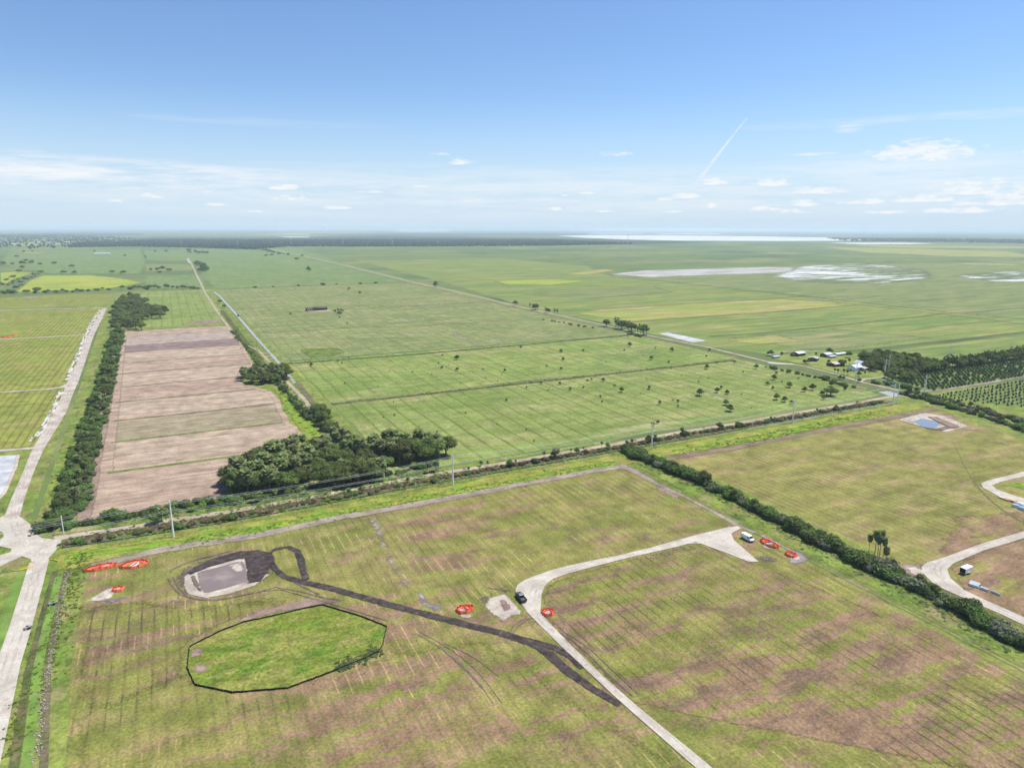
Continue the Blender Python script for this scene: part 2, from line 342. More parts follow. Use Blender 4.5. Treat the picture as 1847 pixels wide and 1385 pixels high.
M_rut = field('rutted mud', [(.12, .09, .075), (.15, .115, .095), (.085, .066, .058)], (4, 4), (3, 3), grain=.3, gsize=.7)
M_whites = field('white sand', [(.42, .37, .31), (.34, .285, .235), (.46, .41, .35)], (7, 4), (3, 3), grain=.14, gsize=.7, patches=[(6, 4, .62, .05, (.22, .16, .13), .7)], gain=0.9)
M_soil = field('bare brown soil', [(.20, .14, .11), (.24, .175, .14), (.15, .10, .085)], (9, 6), (5, 3), grain=.2, gsize=.9)
M_wetsand = field('wet grey silt', [(.19, .165, .16), (.14, .12, .125), (.25, .215, .2)], (7, 4), (3, 3), grain=.2, gsize=.8)
M_lawn = field('homestead lawn', [(.125, .155, .03), (.15, .165, .045), (.09, .125, .03)], (40, 30), (18, 14), grain=.15, gsize=2, gain=1.25)
M_groveflr = field('grove floor', [(.06, .08, .024), (.095, .105, .035), (.045, .055, .024)], (14, 10), (8, 6), grain=.25, gain=1.3)
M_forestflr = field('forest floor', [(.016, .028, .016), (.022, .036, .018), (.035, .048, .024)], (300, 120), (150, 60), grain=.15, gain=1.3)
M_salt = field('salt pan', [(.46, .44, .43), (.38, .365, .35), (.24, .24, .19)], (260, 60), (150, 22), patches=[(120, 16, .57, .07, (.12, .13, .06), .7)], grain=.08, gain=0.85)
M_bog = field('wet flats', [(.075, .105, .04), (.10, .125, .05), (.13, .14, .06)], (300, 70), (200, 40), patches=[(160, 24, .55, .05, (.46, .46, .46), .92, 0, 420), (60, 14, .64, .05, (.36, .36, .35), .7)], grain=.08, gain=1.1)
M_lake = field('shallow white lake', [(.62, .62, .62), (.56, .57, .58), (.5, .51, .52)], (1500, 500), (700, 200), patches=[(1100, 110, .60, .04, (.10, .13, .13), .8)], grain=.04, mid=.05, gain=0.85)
M_pond = watermat('muddy water', (.17, .128, .112), .2, .12, ((.26, .20, .17), 12, .5))
M_blue = watermat('blue pond water', (.16, .18, .21), .16, .08)
M_canal = watermat('pale canal water', (.27, .275, .27), .45, .1)
M_dark = watermat('dark ditch water', (.012, .014, .014), .2, .05)
M_duck = field('duckweed', [(.105, .17, .03), (.085, .145, .028), (.125, .165, .05)], (4, 10), (3, 5), grain=.12, gsize=.7, gain=1.2)
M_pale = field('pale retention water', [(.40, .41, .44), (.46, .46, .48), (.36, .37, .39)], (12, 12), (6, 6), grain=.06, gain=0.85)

# ================================================================== THE LAND
def ground_mesh():
    v = [(0, 0, 0)]; f = []; n = 96; rad = [60*1.19**k for k in range(60)]; rad = [r for r in rad if r < 47000] + [52000]
    for r in rad: v += [(r*math.cos(2*PI*k/n), r*math.sin(2*PI*k/n), 0) for k in range(n)]
    f += [(0, 1+k, 1+(k+1) % n) for k in range(n)]
    for i in range(len(rad)-1):
        a = 1+i*n; b = a+n; f += [(a+k, b+k, b+(k+1) % n, a+(k+1) % n) for k in range(n)]
    return mesh('ground', v, f)
setting(link('ground', ground_mesh(), M_far))
# broad near verge under everything this side of the pastures
sheet('grass_verge', [(-60, 40), (430, 40), (640, 60), (640, 300), (470, 312), (-30, 312), (-62, 330), (-100, 1300), (-130, 1300), (-150, 330), (-80, 40)], 0, M_verge, .5)
sheet('grass_verge', [(-62, 312), (70, 312), (92, 330), (92, 1500), (70, 1500), (-95, 1500), (-95, 1290), (-60, 330)], 0.4, M_verge, .5)
# --- near field left of the hedgerow (split at the crossing of the white road)
near = WS([(130, 1225), (137, 1140), (150, 1075), (165, 1030), (300, 993), (462, 969), (625, 934), (862, 893), (1127, 842), (1187, 876), (1240, 898), (1330, 950), (1345, 960), (1440, 1005), (1600, 1090), (1800, 1200)]) + [(190, 30), (-22, 30)]
sheet('field', near, 1, M_near, .9, 8, 'mown green field with thin planting rows')
sheet('field', WS([(978, 1075), (985, 1055), (1030, 1037), (1110, 1014), (1255, 980), (1312, 1000), (1367, 1018), (1480, 1060), (1640, 1130), (1790, 1215)]) + [(186, 40), (90, 130)] + WS([(1085, 1212), (1025, 1160), (985, 1120)]), 2, M_brown, 1.0, 9, 'mown field with brown bare rows', feather=2.5)
sheet('field', WS([(130, 1225), (140, 1130), (155, 1085), (250, 1082), (300, 1085), (340, 1092), (480, 1075), (560, 1085), (400, 1130), (345, 1160), (338, 1210)]) + [(10, 150), (-25, 150)], 2, M_brown, 1.6, 12, 'patchy brown and green ground', feather=7)
sheet('field', WS([(130, 1290), (338, 1205), (360, 1225), (600, 1218), (690, 1180), (860, 1150), (985, 1205), (1020, 1250)]) + [(110, 60), (-20, 60)], 2, M_near, 1.6, 12, 'mown green field by the black silt fence', feather=6)
# --- right field beyond the hedgerow
rf = WS([(1205, 828), (1386, 797), (1511, 771), (1623, 751), (1690, 738), (1847, 795)]) + [W(1900, 815), (560, 60), (222, 60), (222, 180)] + WS([(1640, 1025), (1476, 945), (1330, 880)])
sheet('field', rf, 1, M_right, .9, 10, 'olive field with faint rows')
sheet('field', WS([(1700, 960), (1720, 925), (1770, 925), (1847, 915), (1880, 930), (1860, 985), (1780, 1020), (1690, 1010), (1680, 990)]), 1.5, M_rightb, 2.5, 14, 'worn brown corner of the olive field', feather=9)
sheet('field', WS([(1715, 1025), (1775, 994), (1900, 955), (1960, 1010), (1960, 1120), (1850, 1120), (1740, 1066)]), 1.5, M_rightb, .9, 10, 'worn ground inside the road bend', feather=1.5)
# --- ploughed field left of the canal: strips front to back with their own soil
def yrow(px, py): return W(px, py)[1]
lx = lambda y: -43.5 + (y-322)*(-18.5/624)
rb = [(W(x, y)) for x, y in ((375, 912), (404, 893), (408, 880), (404, 862), (425, 838), (470, 808), (553, 783), (548, 775), (523, 764), (519, 750), (510, 740), (506, 722), (490, 706), (455, 696), (432, 689), (440, 672), (462, 658), (448, 640), (432, 608), (412, 588))]
plow = [W(145, 940), W(250, 925)] + rb + [W(213, 598)]
sheet('ploughed_field', plow, 2, M_pl[0], .8, 10, 'pinkish brown ploughed field')
def xr(y):
    for (xa, ya), (xb, yb) in zip(rb, rb[1:]):
        if min(ya, yb) <= y <= max(ya, yb) and ya != yb: return xa+(xb-xa)*(y-ya)/(yb-ya)
    return rb[0][0] if y < rb[0][1] else rb[-1][0]
ys = [yrow(*p) for p in ((172, 856), (179, 801), (191, 761), (197, 727), (200, 700), (201, 676), (207, 656), (209, 637), (211, 625), (216, 608))]
strips_ = [(ys[0], ys[1], 1), (ys[1], ys[2], 2), (ys[2], ys[3], 1), (ys[3], ys[4], 0), (ys[4], ys[5], 1), (ys[5], ys[6], 0), (ys[6], ys[7], 1), (ys[7], ys[8], 3), (ys[8], ys[9], 4)]
for k, (a, b, mi) in enumerate(strips_):
    yy = [a+(b-a)*t/6 for t in range(7)]
    poly = [(lx(a)+9, a)] + [(min(xr(y)-3, 84), y) for y in yy] + [(lx(b)+9, b)]
    sheet('ploughed_field', poly, 2.5, M_pl[mi], .5, 12, ['tan ploughed strip with pale bands', 'ploughed strip turning green', 'dry tan ploughed strip', 'tan ploughed strip', 'dry tan strip', 'tan soil strip', 'dry tan strip at the back', 'dark damp ploughed strip', 'pale greyish ploughed strip'][k], feather=2.6)
for k, y in enumerate(ys): strip('ditch', [(lx(y)+8, y), (xr(y)-4, y+R.uniform(-1, 1))], [2.6, 1.8, 2.0, 1.6, 1.8, 1.8, 1.6, 1.6, 1.6, 1.8][k]*1.25, 3, M_ditchg if k in (0, 1) else M_ditch, .45, 6, 'narrow weedy drain between ploughed strips')
strip('dirt_track', WS([(150, 938), (164, 880), (172, 830), (186, 765), (200, 690), (214, 600)]), 6.5, 3.2, M_soil, .7, 9, 'bare headland track beside the tree row')
strip('dirt_track', WS([(160, 936), (250, 920), (330, 906), (395, 893), (406, 878), (402, 862)]), 4, 3.2, M_soil, .6, 8)
sheet('field', WS([(222, 592), (412, 585), (382, 522), (255, 528), (240, 545), (262, 590)]), 2, M_past2, 1.5, 15, 'rough green field behind the ploughed strips')
sheet('bare_soil', WS([(330, 588), (405, 581), (398, 576), (345, 580)]), 2.6, M_soil, 1.5, 10)
# --- pastures between canal and the far gravel road
def pl(a, b, y0, y1): return [(a, y0), (b, y0), (b, y1), (a, y1)]
sheet('pasture', [(93, 330), (455, 325), (478, 340), (474, 476), (93, 473)], 1, M_past1, .6, 12, 'front pasture with dark drill lines and scattered trees')
sheet('pasture', [(91, 477), (478, 479), (478, 641), (88, 643)], 1, M_past2, .6, 12, 'middle pasture with faint drill lines')
sheet('pasture', [(88, 647), (480, 645), (500, 1100), (510, 1500), (82, 1480)], 1, M_past3, .6, 14, 'back pasture with wet hollows')
sheet('pasture', [(82, 1500), (510, 1510), (560, 2600), (700, 4300), (60, 4300)], 1, M_past4, 1, 30, 'far green pasture')
for p, w in (((W(597, 729), W(862, 700), W(1324, 649.5)), 4.2), ((W(514, 656), W(740, 640), W(1134, 605)), 4.0), ((W(462, 602), W(640, 590), W(760, 588), W(924, 577)), 2.6), ((W(462, 567), W(640, 557), W(870, 545)), 2.8), ((W(390, 521), W(560, 515), W(742, 510)), 7)):
    strip('ditch', list(p), w, 2, M_ditch, .8, 9, 'weedy dark ditch across the pasture')
    strip('ditch', [(x, y-w*.75) for x, y in p], w*.6, 2.2, M_bank, .7, 8)
sheet('bare_soil', WS([(551, 561), (560, 558.5), (590, 558), (600, 560), (590, 562), (565, 562.5)]), 2.4, M_sand, 1, 8)
sheet('wet_hollow', WS([(537, 632), (560, 628), (612, 627), (625, 635), (600, 643), (560, 647)]), 2, M_ditchg, 2, 20, 'dark green wet hollow')
strip('cattle_track', WS([(815, 600), (838, 612), (868, 623)]), 2.2, 2, M_wetsand, .6, 9)
# --- range land right of the gravel road
sheet('range', WS([(640, 470), (800, 508), (930, 548), (1060, 576), (1280, 626), (1400, 640), (1560, 632), (1847, 598), (1900, 592), (1900, 580), (1700, 562), (1400, 530), (1199, 507), (1086, 494), (1060, 480), (900, 466)]), 1, M_rg1, 1, 30, 'green range land')
def band(a, b, c, d, mat, lab): sheet('range', WS([a, b, c, d]), 1.6, mat, 1, 25, lab, feather=14)
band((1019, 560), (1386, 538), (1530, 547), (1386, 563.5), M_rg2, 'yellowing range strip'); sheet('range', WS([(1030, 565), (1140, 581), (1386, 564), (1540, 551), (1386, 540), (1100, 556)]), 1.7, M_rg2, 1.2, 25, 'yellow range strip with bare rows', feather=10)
band((1300, 608), (1480, 636), (1700, 610), (1500, 592), M_rg3, 'dull range strip')
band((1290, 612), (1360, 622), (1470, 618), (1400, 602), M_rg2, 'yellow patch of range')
band((930, 530), (1060, 540), (1220, 527), (1180, 516), M_rg3, 'dull green range')
sheet('range', WS([(1100, 500), (1086, 493), (1386, 480), (1847, 470), (1900, 470), (1900, 582), (1703, 565), (1390, 528)]), 1.6, M_rg3, 1, 30, 'dull green open range', feather=30)
for p, w in ((((924, 529), (1070, 520), (1190, 515)), 5), (((1054, 539), (1130, 533), (1220, 527)), 5), (((1019, 561), (1386, 539), (1460, 534)), 5), (((1139, 581), (1386, 564), (1546, 550)), 5), (((1279, 607), (1386, 600), (1703, 566.5)), 6), (((1386, 637), (1486, 637), (1546, 632), (1847, 599), (1950, 588)), 6),
             (((1086, 494), (1199, 507), (1386, 529), (1546, 549), (1703, 567), (1847, 585), (1950, 598)), 6), (((1446, 532), (1576, 526), (1640, 524)), 4), (((1576, 549), (1760, 535)), 4), (((1730, 566), (1847, 555), (1900, 550)), 5)):
    strip('ditch', WS(p), w, 2, M_ditch, .9, 14, 'dark drain across the range')
for q in (((880, 506), (1000, 503), (1080, 507), (1000, 515), (900, 514)), ((1000, 494), (1090, 484), (1120, 488), (1060, 497))): sheet('sunlit_grass', WS(q), 1.9, M_sunlit if q[0][0] < 900 else M_rg2, 9, 60)  # sunlit gaps in the cloud shadow, painted as lighter grass
sheet('range', WS([(1530, 641), (1700, 620), (1847, 603), (1960, 588), (1960, 655), (1847, 652), (1700, 670), (1600, 672)]), 1.1, M_rg1, 1, 25, 'green range behind the homestead wood')
sheet('range_edge', [(88, 316), (300, 318), (462, 318), (470, 332), (93, 336)], 1.3, M_past2, 1, 8, 'grassy margin of the front pasture')
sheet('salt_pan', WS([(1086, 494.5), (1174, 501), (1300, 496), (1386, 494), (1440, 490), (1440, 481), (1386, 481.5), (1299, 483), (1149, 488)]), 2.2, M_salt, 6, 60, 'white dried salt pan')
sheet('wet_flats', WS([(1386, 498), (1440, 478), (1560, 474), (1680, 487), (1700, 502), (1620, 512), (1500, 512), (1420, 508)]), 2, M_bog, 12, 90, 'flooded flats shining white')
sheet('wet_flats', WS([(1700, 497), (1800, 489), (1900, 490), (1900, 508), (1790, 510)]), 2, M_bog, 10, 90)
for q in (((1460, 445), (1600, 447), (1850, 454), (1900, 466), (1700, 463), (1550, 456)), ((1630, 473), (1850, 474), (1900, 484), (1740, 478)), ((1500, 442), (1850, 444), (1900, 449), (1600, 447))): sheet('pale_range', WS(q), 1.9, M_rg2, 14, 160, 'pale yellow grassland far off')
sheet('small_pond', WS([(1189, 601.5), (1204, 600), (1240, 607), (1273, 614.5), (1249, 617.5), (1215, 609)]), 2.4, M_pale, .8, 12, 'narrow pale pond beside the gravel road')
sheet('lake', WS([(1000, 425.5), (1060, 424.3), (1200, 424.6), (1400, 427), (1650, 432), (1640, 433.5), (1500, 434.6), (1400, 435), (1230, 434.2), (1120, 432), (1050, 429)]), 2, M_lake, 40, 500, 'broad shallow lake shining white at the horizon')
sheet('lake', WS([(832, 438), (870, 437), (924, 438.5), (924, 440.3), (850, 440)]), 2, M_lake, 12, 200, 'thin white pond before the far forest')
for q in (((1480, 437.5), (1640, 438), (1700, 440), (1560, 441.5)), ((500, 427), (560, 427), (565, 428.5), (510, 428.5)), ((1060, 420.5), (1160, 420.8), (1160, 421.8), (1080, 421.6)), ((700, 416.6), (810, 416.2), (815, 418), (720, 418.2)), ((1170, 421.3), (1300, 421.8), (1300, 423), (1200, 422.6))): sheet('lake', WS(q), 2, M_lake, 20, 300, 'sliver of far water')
# --- left planted lots, bright paddock and far left country
lot = WS([(192, 556), (180, 580), (150, 650), (135, 690), (105, 760), (75, 805), (0, 808)]) + [(-330, 480), (-560, 1300)] + WS([(0, 559)])
sheet('planted_lot', lot, 1, M_left, .8, 12, 'green lot with reddish planting rows')
sheet('planted_lot', WS([(0, 556), (190, 551), (204, 530), (130, 530), (0, 538)]) + [W(-300, 545), W(-300, 565)], 1, M_left, .8, 14, 'green lot with reddish planting rows at the back')
sheet('bare_soil', WS([(38, 538), (75, 538.5), (70, 534), (40, 535)]), 1.6, M_soil, 3, 20); sheet('sunlit_grass', WS([(0, 540), (40, 539), (36, 534), (0, 535)]), 1.5, M_sunlit, 2, 20)  # small grass patch in the same painted sunlit colour
sheet('paddock', WS([(20, 527), (150, 524), (200, 522), (215, 518), (265, 510), (225, 502), (165, 496), (70, 497), (45, 507)]), 1, M_sunlit, 4, 60, 'paddock painted bright yellow green as if sunlit', feather=14)  # sun breaking through the clouds is put into this field's colour
sheet('paddock', WS([(0, 520), (22, 505), (60, 492), (30, 490), (0, 492)]), 1, M_sunlit, 4, 60, 'sunlit yellow green paddock at the edge')
sheet('field', WS([(262, 490), (345, 488), (352, 480), (325, 476), (262, 477)]), 1.2, M_rg3, 4, 60, 'brownish far field')
sheet('field', WS([(262, 520), (372, 519), (362, 496), (262, 498)]), 1.2, M_past4, 4, 60, 'green far field')
for q in (((0, 476), (20, 453), (100, 452), (250, 450), (260, 470), (250, 493), (100, 494)), ((270, 470), (260, 452), (340, 452), (350, 470))): sheet('field', WS(q), 1, M_past4, 8, 120, 'far green field')
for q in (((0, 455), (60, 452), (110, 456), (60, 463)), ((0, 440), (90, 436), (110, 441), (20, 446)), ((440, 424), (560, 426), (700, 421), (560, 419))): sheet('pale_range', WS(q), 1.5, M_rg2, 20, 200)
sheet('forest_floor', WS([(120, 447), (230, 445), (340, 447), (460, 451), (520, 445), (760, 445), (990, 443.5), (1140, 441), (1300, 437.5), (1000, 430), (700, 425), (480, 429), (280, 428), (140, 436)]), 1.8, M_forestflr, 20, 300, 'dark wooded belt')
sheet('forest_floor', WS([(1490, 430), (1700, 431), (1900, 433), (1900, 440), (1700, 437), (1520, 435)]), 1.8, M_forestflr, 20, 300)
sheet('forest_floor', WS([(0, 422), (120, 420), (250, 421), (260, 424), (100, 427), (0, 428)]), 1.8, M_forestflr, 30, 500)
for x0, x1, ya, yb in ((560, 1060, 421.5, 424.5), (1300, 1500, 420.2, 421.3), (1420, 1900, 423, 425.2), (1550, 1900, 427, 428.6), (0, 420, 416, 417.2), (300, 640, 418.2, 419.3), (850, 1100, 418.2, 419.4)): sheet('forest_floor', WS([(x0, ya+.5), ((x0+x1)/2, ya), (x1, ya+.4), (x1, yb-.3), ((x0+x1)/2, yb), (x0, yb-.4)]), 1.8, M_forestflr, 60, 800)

# ================================================================== ROADS, TRACKS, WATER
jn = WS([(0, 934), (12, 929), (30, 929), (50, 943), (60, 952), (63, 962), (74, 971), (110, 975), (108, 983), (96, 997), (86, 1008), (83, 1020), (61, 1020), (56, 1008), (40, 1003), (20, 1012), (0, 1022)]) + [W(-40, 1040), W(-40, 1012), W(-20, 1005), W(0, 1002), W(20, 996), (W(22, 990)), W(0, 985), W(-40, 980), W(-40, 960)] + WS([(0, 975), (8, 968), (6, 960), (0, 958)])
sheet('road_junction', jn, 6, M_lime, .5, 6, 'pale limestone road junction')
strip('gravel_road', [(-45.5, 120)] + WS([(13, 1205), (38, 1128), (57, 1062), (71, 1012)]), 6.4, 6.6, M_lime, .35, 6, 'pale limestone road at the left edge')
strip('gravel_road', WS([(22, 932), (32, 900), (52, 850), (68, 812), (92, 772), (108, 745), (122, 712), (131, 690), (146, 655), (163, 607), (179, 577), (190, 556)]), [6, 5.5, 5, 6, 7, 7.5, 7, 8, 6.5, 6.5, 6, 5], 6.3, M_limed, .5, 8, 'white limestone road running away to the left')
for p, w in (([(190, 555.5), (100, 557.5), (0, 560.5), (-80, 563)], 5), ([(165, 603), (130, 605.5), (0, 612.5), (-80, 617)], 5), ([(133, 692), (112, 699), (85, 702.5), (0, 707.5), (-80, 712)], [10, 7, 4, 3.5, 3.5]), ([(66, 808), (40, 810), (0, 813), (-80, 819)], [5, 4, 4.5, 4.5])): strip('gravel_road', WS(p), w, 6.2, M_limed, .4, 8, 'pale side road into the planted lots')
M_spoil = field('scattered spoil', [(.11, .13, .03), (.14, .14, .04), (.2, .17, .11)], (10, 30), (5, 12), patches=[(2.2, 16, .50, .03, (.46, .43, .41), .95), (3, 5, .62, .03, (.46, .42, .40), .9)], grain=.2)
sheet('spoil_heap', WS([(180, 557), (186, 560), (172, 590), (160, 612), (148, 640), (136, 672), (128, 690), (114, 690), (124, 665), (140, 632), (150, 605), (160, 585)]), 5, M_spoil, 1.2, 10, 'streaks of white spoil beside the road')
sheet('spoil_heap', WS([(122, 705), (112, 715), (100, 745), (85, 775), (58, 798), (50, 796), (70, 772), (92, 735), (104, 706)]), 5, M_spoil, 1.2, 10)
sheet('retention_pond', WS([(-60, 826), (31, 821), (27, 838), (20, 855), (8, 885), (0, 893), (-60, 930)]), 5, M_pale, .5, 8, 'pale water at the left edge')
strip('sand_rim', WS([(33, 820), (29, 840), (21, 858), (9, 888), (-6, 905)]), 2.2, 5.4, M_whites, .6, 5)
strip('gravel_road', WS([(98, 973), (125, 967), (250, 949), (310, 938), (400, 925), (462, 915), (550, 899), (625, 886), (700, 871), (775, 856.5), (862, 843.5), (987, 822), (1112, 801), (1237, 778), (1324, 765), (1386, 754), (1461, 741), (1561, 724.5), (1598, 717), (1640, 711)]), [6.5]+[4.3]*18+[4], 5.6, M_sand, .3, 7, 'sandy road running across between the fields')
off = lambda pts, d: [(x, y+d) for x, y in pts]
r2 = WS([(118, 968), (250, 949), (400, 925), (550, 899), (700, 871), (862, 843.5), (1112, 801), (1324, 765), (1461, 741), (1590, 719)])
strip('ditch_bank', off(r2, -7), 8.5, 3, M_bank, .9, 6, 'dry reedy bank below the sandy road')
strip('ditch_water', off(r2, -11.0), 1.5, 3.4, M_dark, 1.0, 5, 'dark ditch along the sandy road')
strip('ditch_water', off(r2[7:], -11.5), 1.5, 3.7, M_canal, 1.0, 8, 'pale water standing in the ditch')
strip('weed_strip', off(r2[:7], 5.5), 6, 2.5, M_verge, 1.2, 8)
strip('weed_strip', off(smooth_line(r2, 1), -23), 18, 2.2, M_weed2, 1.5, 9, 'lush yellow green weed strip')
strip('weed_strip', WS([(118, 1004), (300, 980), (462, 955), (625, 922), (740, 901), (862, 881), (987, 858), (1115, 834)]), 7, 2.6, M_weed, 1.6, 8, 'bright green weeds along the dirt track')
strip('weed_strip', WS([(1215, 818), (1386, 786), (1511, 759), (1600, 743)]), 9, 2.6, M_weed, 1.8, 9, 'bright green weeds above the olive field')
strip('dirt_track', WS([(165, 1021), (300, 990), (380, 978), (462, 966), (625, 931), (750, 909.5), (862, 889), (987, 865), (1060, 851), (1130, 840)]), 6.5, 4, M_track, .9, 8, 'grey brown dirt track along the field edge')
strip('dirt_track', WS([(1118, 842), (1140, 848), (1187, 874), (1237, 897), (1290, 925), (1330, 948), (1375, 966), (1440, 1000)]), [6, 5, 3, 2.6, 2.6, 3, 2, 1.2], 4.1, M_track, .6, 6, 'dirt track beside the hedgerow')
strip('dirt_track', WS([(1204, 826), (1324, 807), (1386, 796), (1511, 771), (1623, 751), (1690, 737)]), [8, 7.5, 5.5, 6.5, 8, 5], 4, M_trackb, .9, 8, 'brown dirt track above the olive field')
# hedgerow strip of grass with wheel marks both sides
strip('weed_strip', [(216, 20), (216, 180), (217, 298)], 22, 1.7, M_verge, .8, 9)
for dx in (-11.5, -13.4, 10.5): strip('wheel_track', [(216+dx, 20), (216+dx, 290)], .7, 2.6, M_trackb, .25, 4)
# near white road
rd = WS([(930, 1065), (934, 1055), (945, 1047), (965, 1039), (1000, 1027), (1050, 1015), (1112, 1003), (1162, 991), (1225, 976), (1250, 967), (1295, 956), (1330, 949), (1336, 953), (1318, 962), (1324, 975), (1337, 986), (1350, 998), (1368, 1013.5), (1350, 1013), (1312, 998), (1255, 977), (1225, 985), (1162, 999.5), (1112, 1011), (1075, 1021), (1025, 1034), (995, 1045), (982, 1057), (976, 1072), (975, 1090), (974, 1105), (1000, 1135), (1022, 1160), (1050, 1185), (1077, 1211), (1150, 1275), (1290, 1390), (1262, 1390), (1130, 1275), (1060, 1209), (1012, 1165), (982, 1135), (952, 1105), (938, 1084)])
sheet('gravel_road', rd, 6, M_lime, .28, 5, 'pale limestone road bending through the near field')
rr = WS([(1847, 850.5), (1805, 861), (1780, 867), (1769, 872), (1773, 880), (1802, 896), (1847, 909), (1900, 924), (1900, 914), (1847, 899), (1815, 889), (1797, 882), (1790, 876), (1805, 869.5), (1847, 860), (1900, 850), (1900, 838)])
sheet('gravel_road', rr, 6, M_lime, .3, 5, 'pale road bend at the right edge')
rq = WS([(1900, 940), (1847, 958), (1772, 980), (1700, 1006), (1672, 1014), (1662, 1022), (1662, 1032), (1685, 1055), (1733, 1077), (1805, 1108), (1847, 1128), (1960, 1180), (1960, 1163), (1847, 1113), (1790, 1088), (1739, 1064), (1714, 1042), (1709, 1027), (1721, 1016), (1775, 993), (1847, 971), (1900, 954)])
sheet('gravel_road', rq, 6, M_lime, .3, 5, 'pale road bend with a white trailer beside it')
sheet('bare_soil', WS([(1600, 1020), (1625, 1016), (1668, 1017), (1700, 1003), (1690, 1010), (1665, 1024), (1672, 1042), (1655, 1045), (1630, 1032)]), 4, M_soil, 1, 4); sheet('white_spoil', WS([(1628, 1022), (1650, 1022), (1668, 1030), (1664, 1042), (1648, 1036)]), 4.5, M_whites, .8, 3)
strip('wheel_track', WS([(1716, 792), (1728, 815), (1738, 838), (1752, 862), (1770, 884)]), .55, 4, M_rut, .5, 4); strip('wheel_track', WS([(1724, 790), (1738, 815), (1750, 842), (1762, 868)]), .45, 4, M_rut, .5, 4)
strip('muddy_ruts', WS([(1755, 872), (1772, 888), (1790, 905), (1815, 925), (1850, 945)]), 1.5, 4, M_rut, 1.2, 5, 'muddy ruts beside the right road')
sheet('green_ditch', WS([(1800, 875), (1830, 878), (1880, 892), (1880, 884), (1835, 870)]), 4, M_weed, .9, 4)
M_limex = field('tyre worn limestone', [(.36, .32, .275), (.40, .355, .31), (.32, .28, .235)], (6, 9), (3, 4), grain=.14, gsize=.7)
for ln in ([(0, 1240), (13, 1205), (38, 1128), (57, 1062), (71, 1012), (50, 985), (30, 960), (22, 932), (32, 900), (52, 850), (68, 812), (108, 745), (131, 690), (163, 607)], [(71, 1012), (75, 990), (98, 976), (125, 967.5), (250, 949.5)], [(1277, 1390), (1140, 1276), (1068, 1210), (1015, 1158), (965, 1105), (957, 1080), (965, 1058), (1000, 1036), (1050, 1021), (1162, 995), (1240, 972), (1325, 951)], [(1162, 996), (1250, 974), (1300, 985), (1360, 1012)], [(1900, 947), (1772, 986), (1705, 1010), (1685, 1030), (1712, 1053), (1736, 1070), (1847, 1120), (1920, 1156)]):
    p_ = smooth_line(WS(ln), 2)
    for o_ in (-.95, .95):
        q_ = [(x-(b_[1]-a_[1])/(math.hypot(b_[0]-a_[0], b_[1]-a_[1]) or 1)*o_, y+(b_[0]-a_[0])/(math.hypot(b_[0]-a_[0], b_[1]-a_[1]) or 1)*o_) for (x, y), a_, b_ in zip(p_[1:-1], p_, p_[2:])]
        strip('wheel_track', q_, .75, 7, M_limex, .2, 4)
# canal, canal track and far gravel road
strip('canal', WS([(386, 527), (395, 533), (425, 566), (462, 609), (507, 659), (532, 691)]), [4.6, 4.4, 4.1, 3.7, 3.3, 2.8], 4.5, M_canal, .9, 9, 'pale narrow canal')
strip('canal', WS([(338, 467), (343, 475)]), 9, 4.5, M_canal, 1, 9, 'far glint of the canal'); strip('canal', WS([(353, 493), (361, 509)]), 5, 4.5, M_canal, 1, 9)
strip('ditch_bank', WS([(378, 527), (410, 562), (450, 612), (495, 660), (515, 690)]), 13, 3, M_verge, 1, 9)
strip('dirt_track', WS([(340, 465), (352, 490), (370, 528), (395, 567), (420, 600), (442, 622), (466, 632), (492, 659), (517, 688), (550, 722), (575, 760), (606, 796)]), [5, 5, 4, 3.6, 3.6, 3, 3.4, 3.6, 3.6, 3.8, 4, 4], 4.7, M_sand, .5, 8, 'sandy track beside the canal')
strip('ditch', WS([(400, 560), (430, 600), (470, 650), (500, 688)]), 6, 3.5, M_ditch, 1, 8); strip('ditch', WS([(536, 690), (565, 728), (600, 770), (640, 815)]), 5, 3.5, M_bank, .8, 8)
strip('weed_strip', WS([(505, 700), (530, 735), (555, 775), (590, 810)]), 11, 2.8, M_weed, 1.4, 8, 'bright weeds beside the canal track')
strip('gravel_road', WS([(487, 449), (562, 465), (627, 480), (744, 509), (820, 525), (924, 550), (1019, 571), (1086, 586), (1169, 605), (1274, 626), (1386, 653), (1431, 657.5), (1456, 662), (1511, 676), (1546, 687), (1561, 691), (1611, 702), (1641, 710), (1700, 724), (1735, 732), (1847, 758), (1900, 770)]), [8, 8, 7, 6, 5.5, 5, 5, 4.6, 4.6, 4.4, 4.4, 4.4, 3.5, 3.5, 4, 4, 4, 4, 3, 3, 3, 3], 5.7, M_sand, .4, 9, 'long gravel road running to the horizon')
strip('ditch', off(WS([(487, 452), (627, 484), (744, 512), (924, 554), (1086, 590), (1274, 631), (1431, 663), (1546, 693), (1600, 705)]), -5), 5, 3.5, M_bank, .9, 10, 'dry bank along the gravel road')
strip('gravel_road', WS([(1552, 688), (1558, 684), (1571, 683), (1600, 680)]), [3, 4, 4, 4], 5.9, M_sand, .3, 5, 'drive curving to the house')
strip('gravel_road', WS([(1386, 654), (1400, 656), (1431, 657)]), 6, 5.9, M_lime, .4, 6)
sheet('lawn', WS([(1386, 645), (1440, 637), (1520, 636), (1560, 640), (1600, 672), (1590, 682), (1556, 684), (1500, 670), (1440, 655)]), 2.3, M_lawn, 1.2, 10, 'bright lawn around the homestead')
strip('cattle_track', WS([(1386, 640), (1420, 634), (1480, 633), (1510, 637)]), 3, 2.6, M_sand, .8, 8)
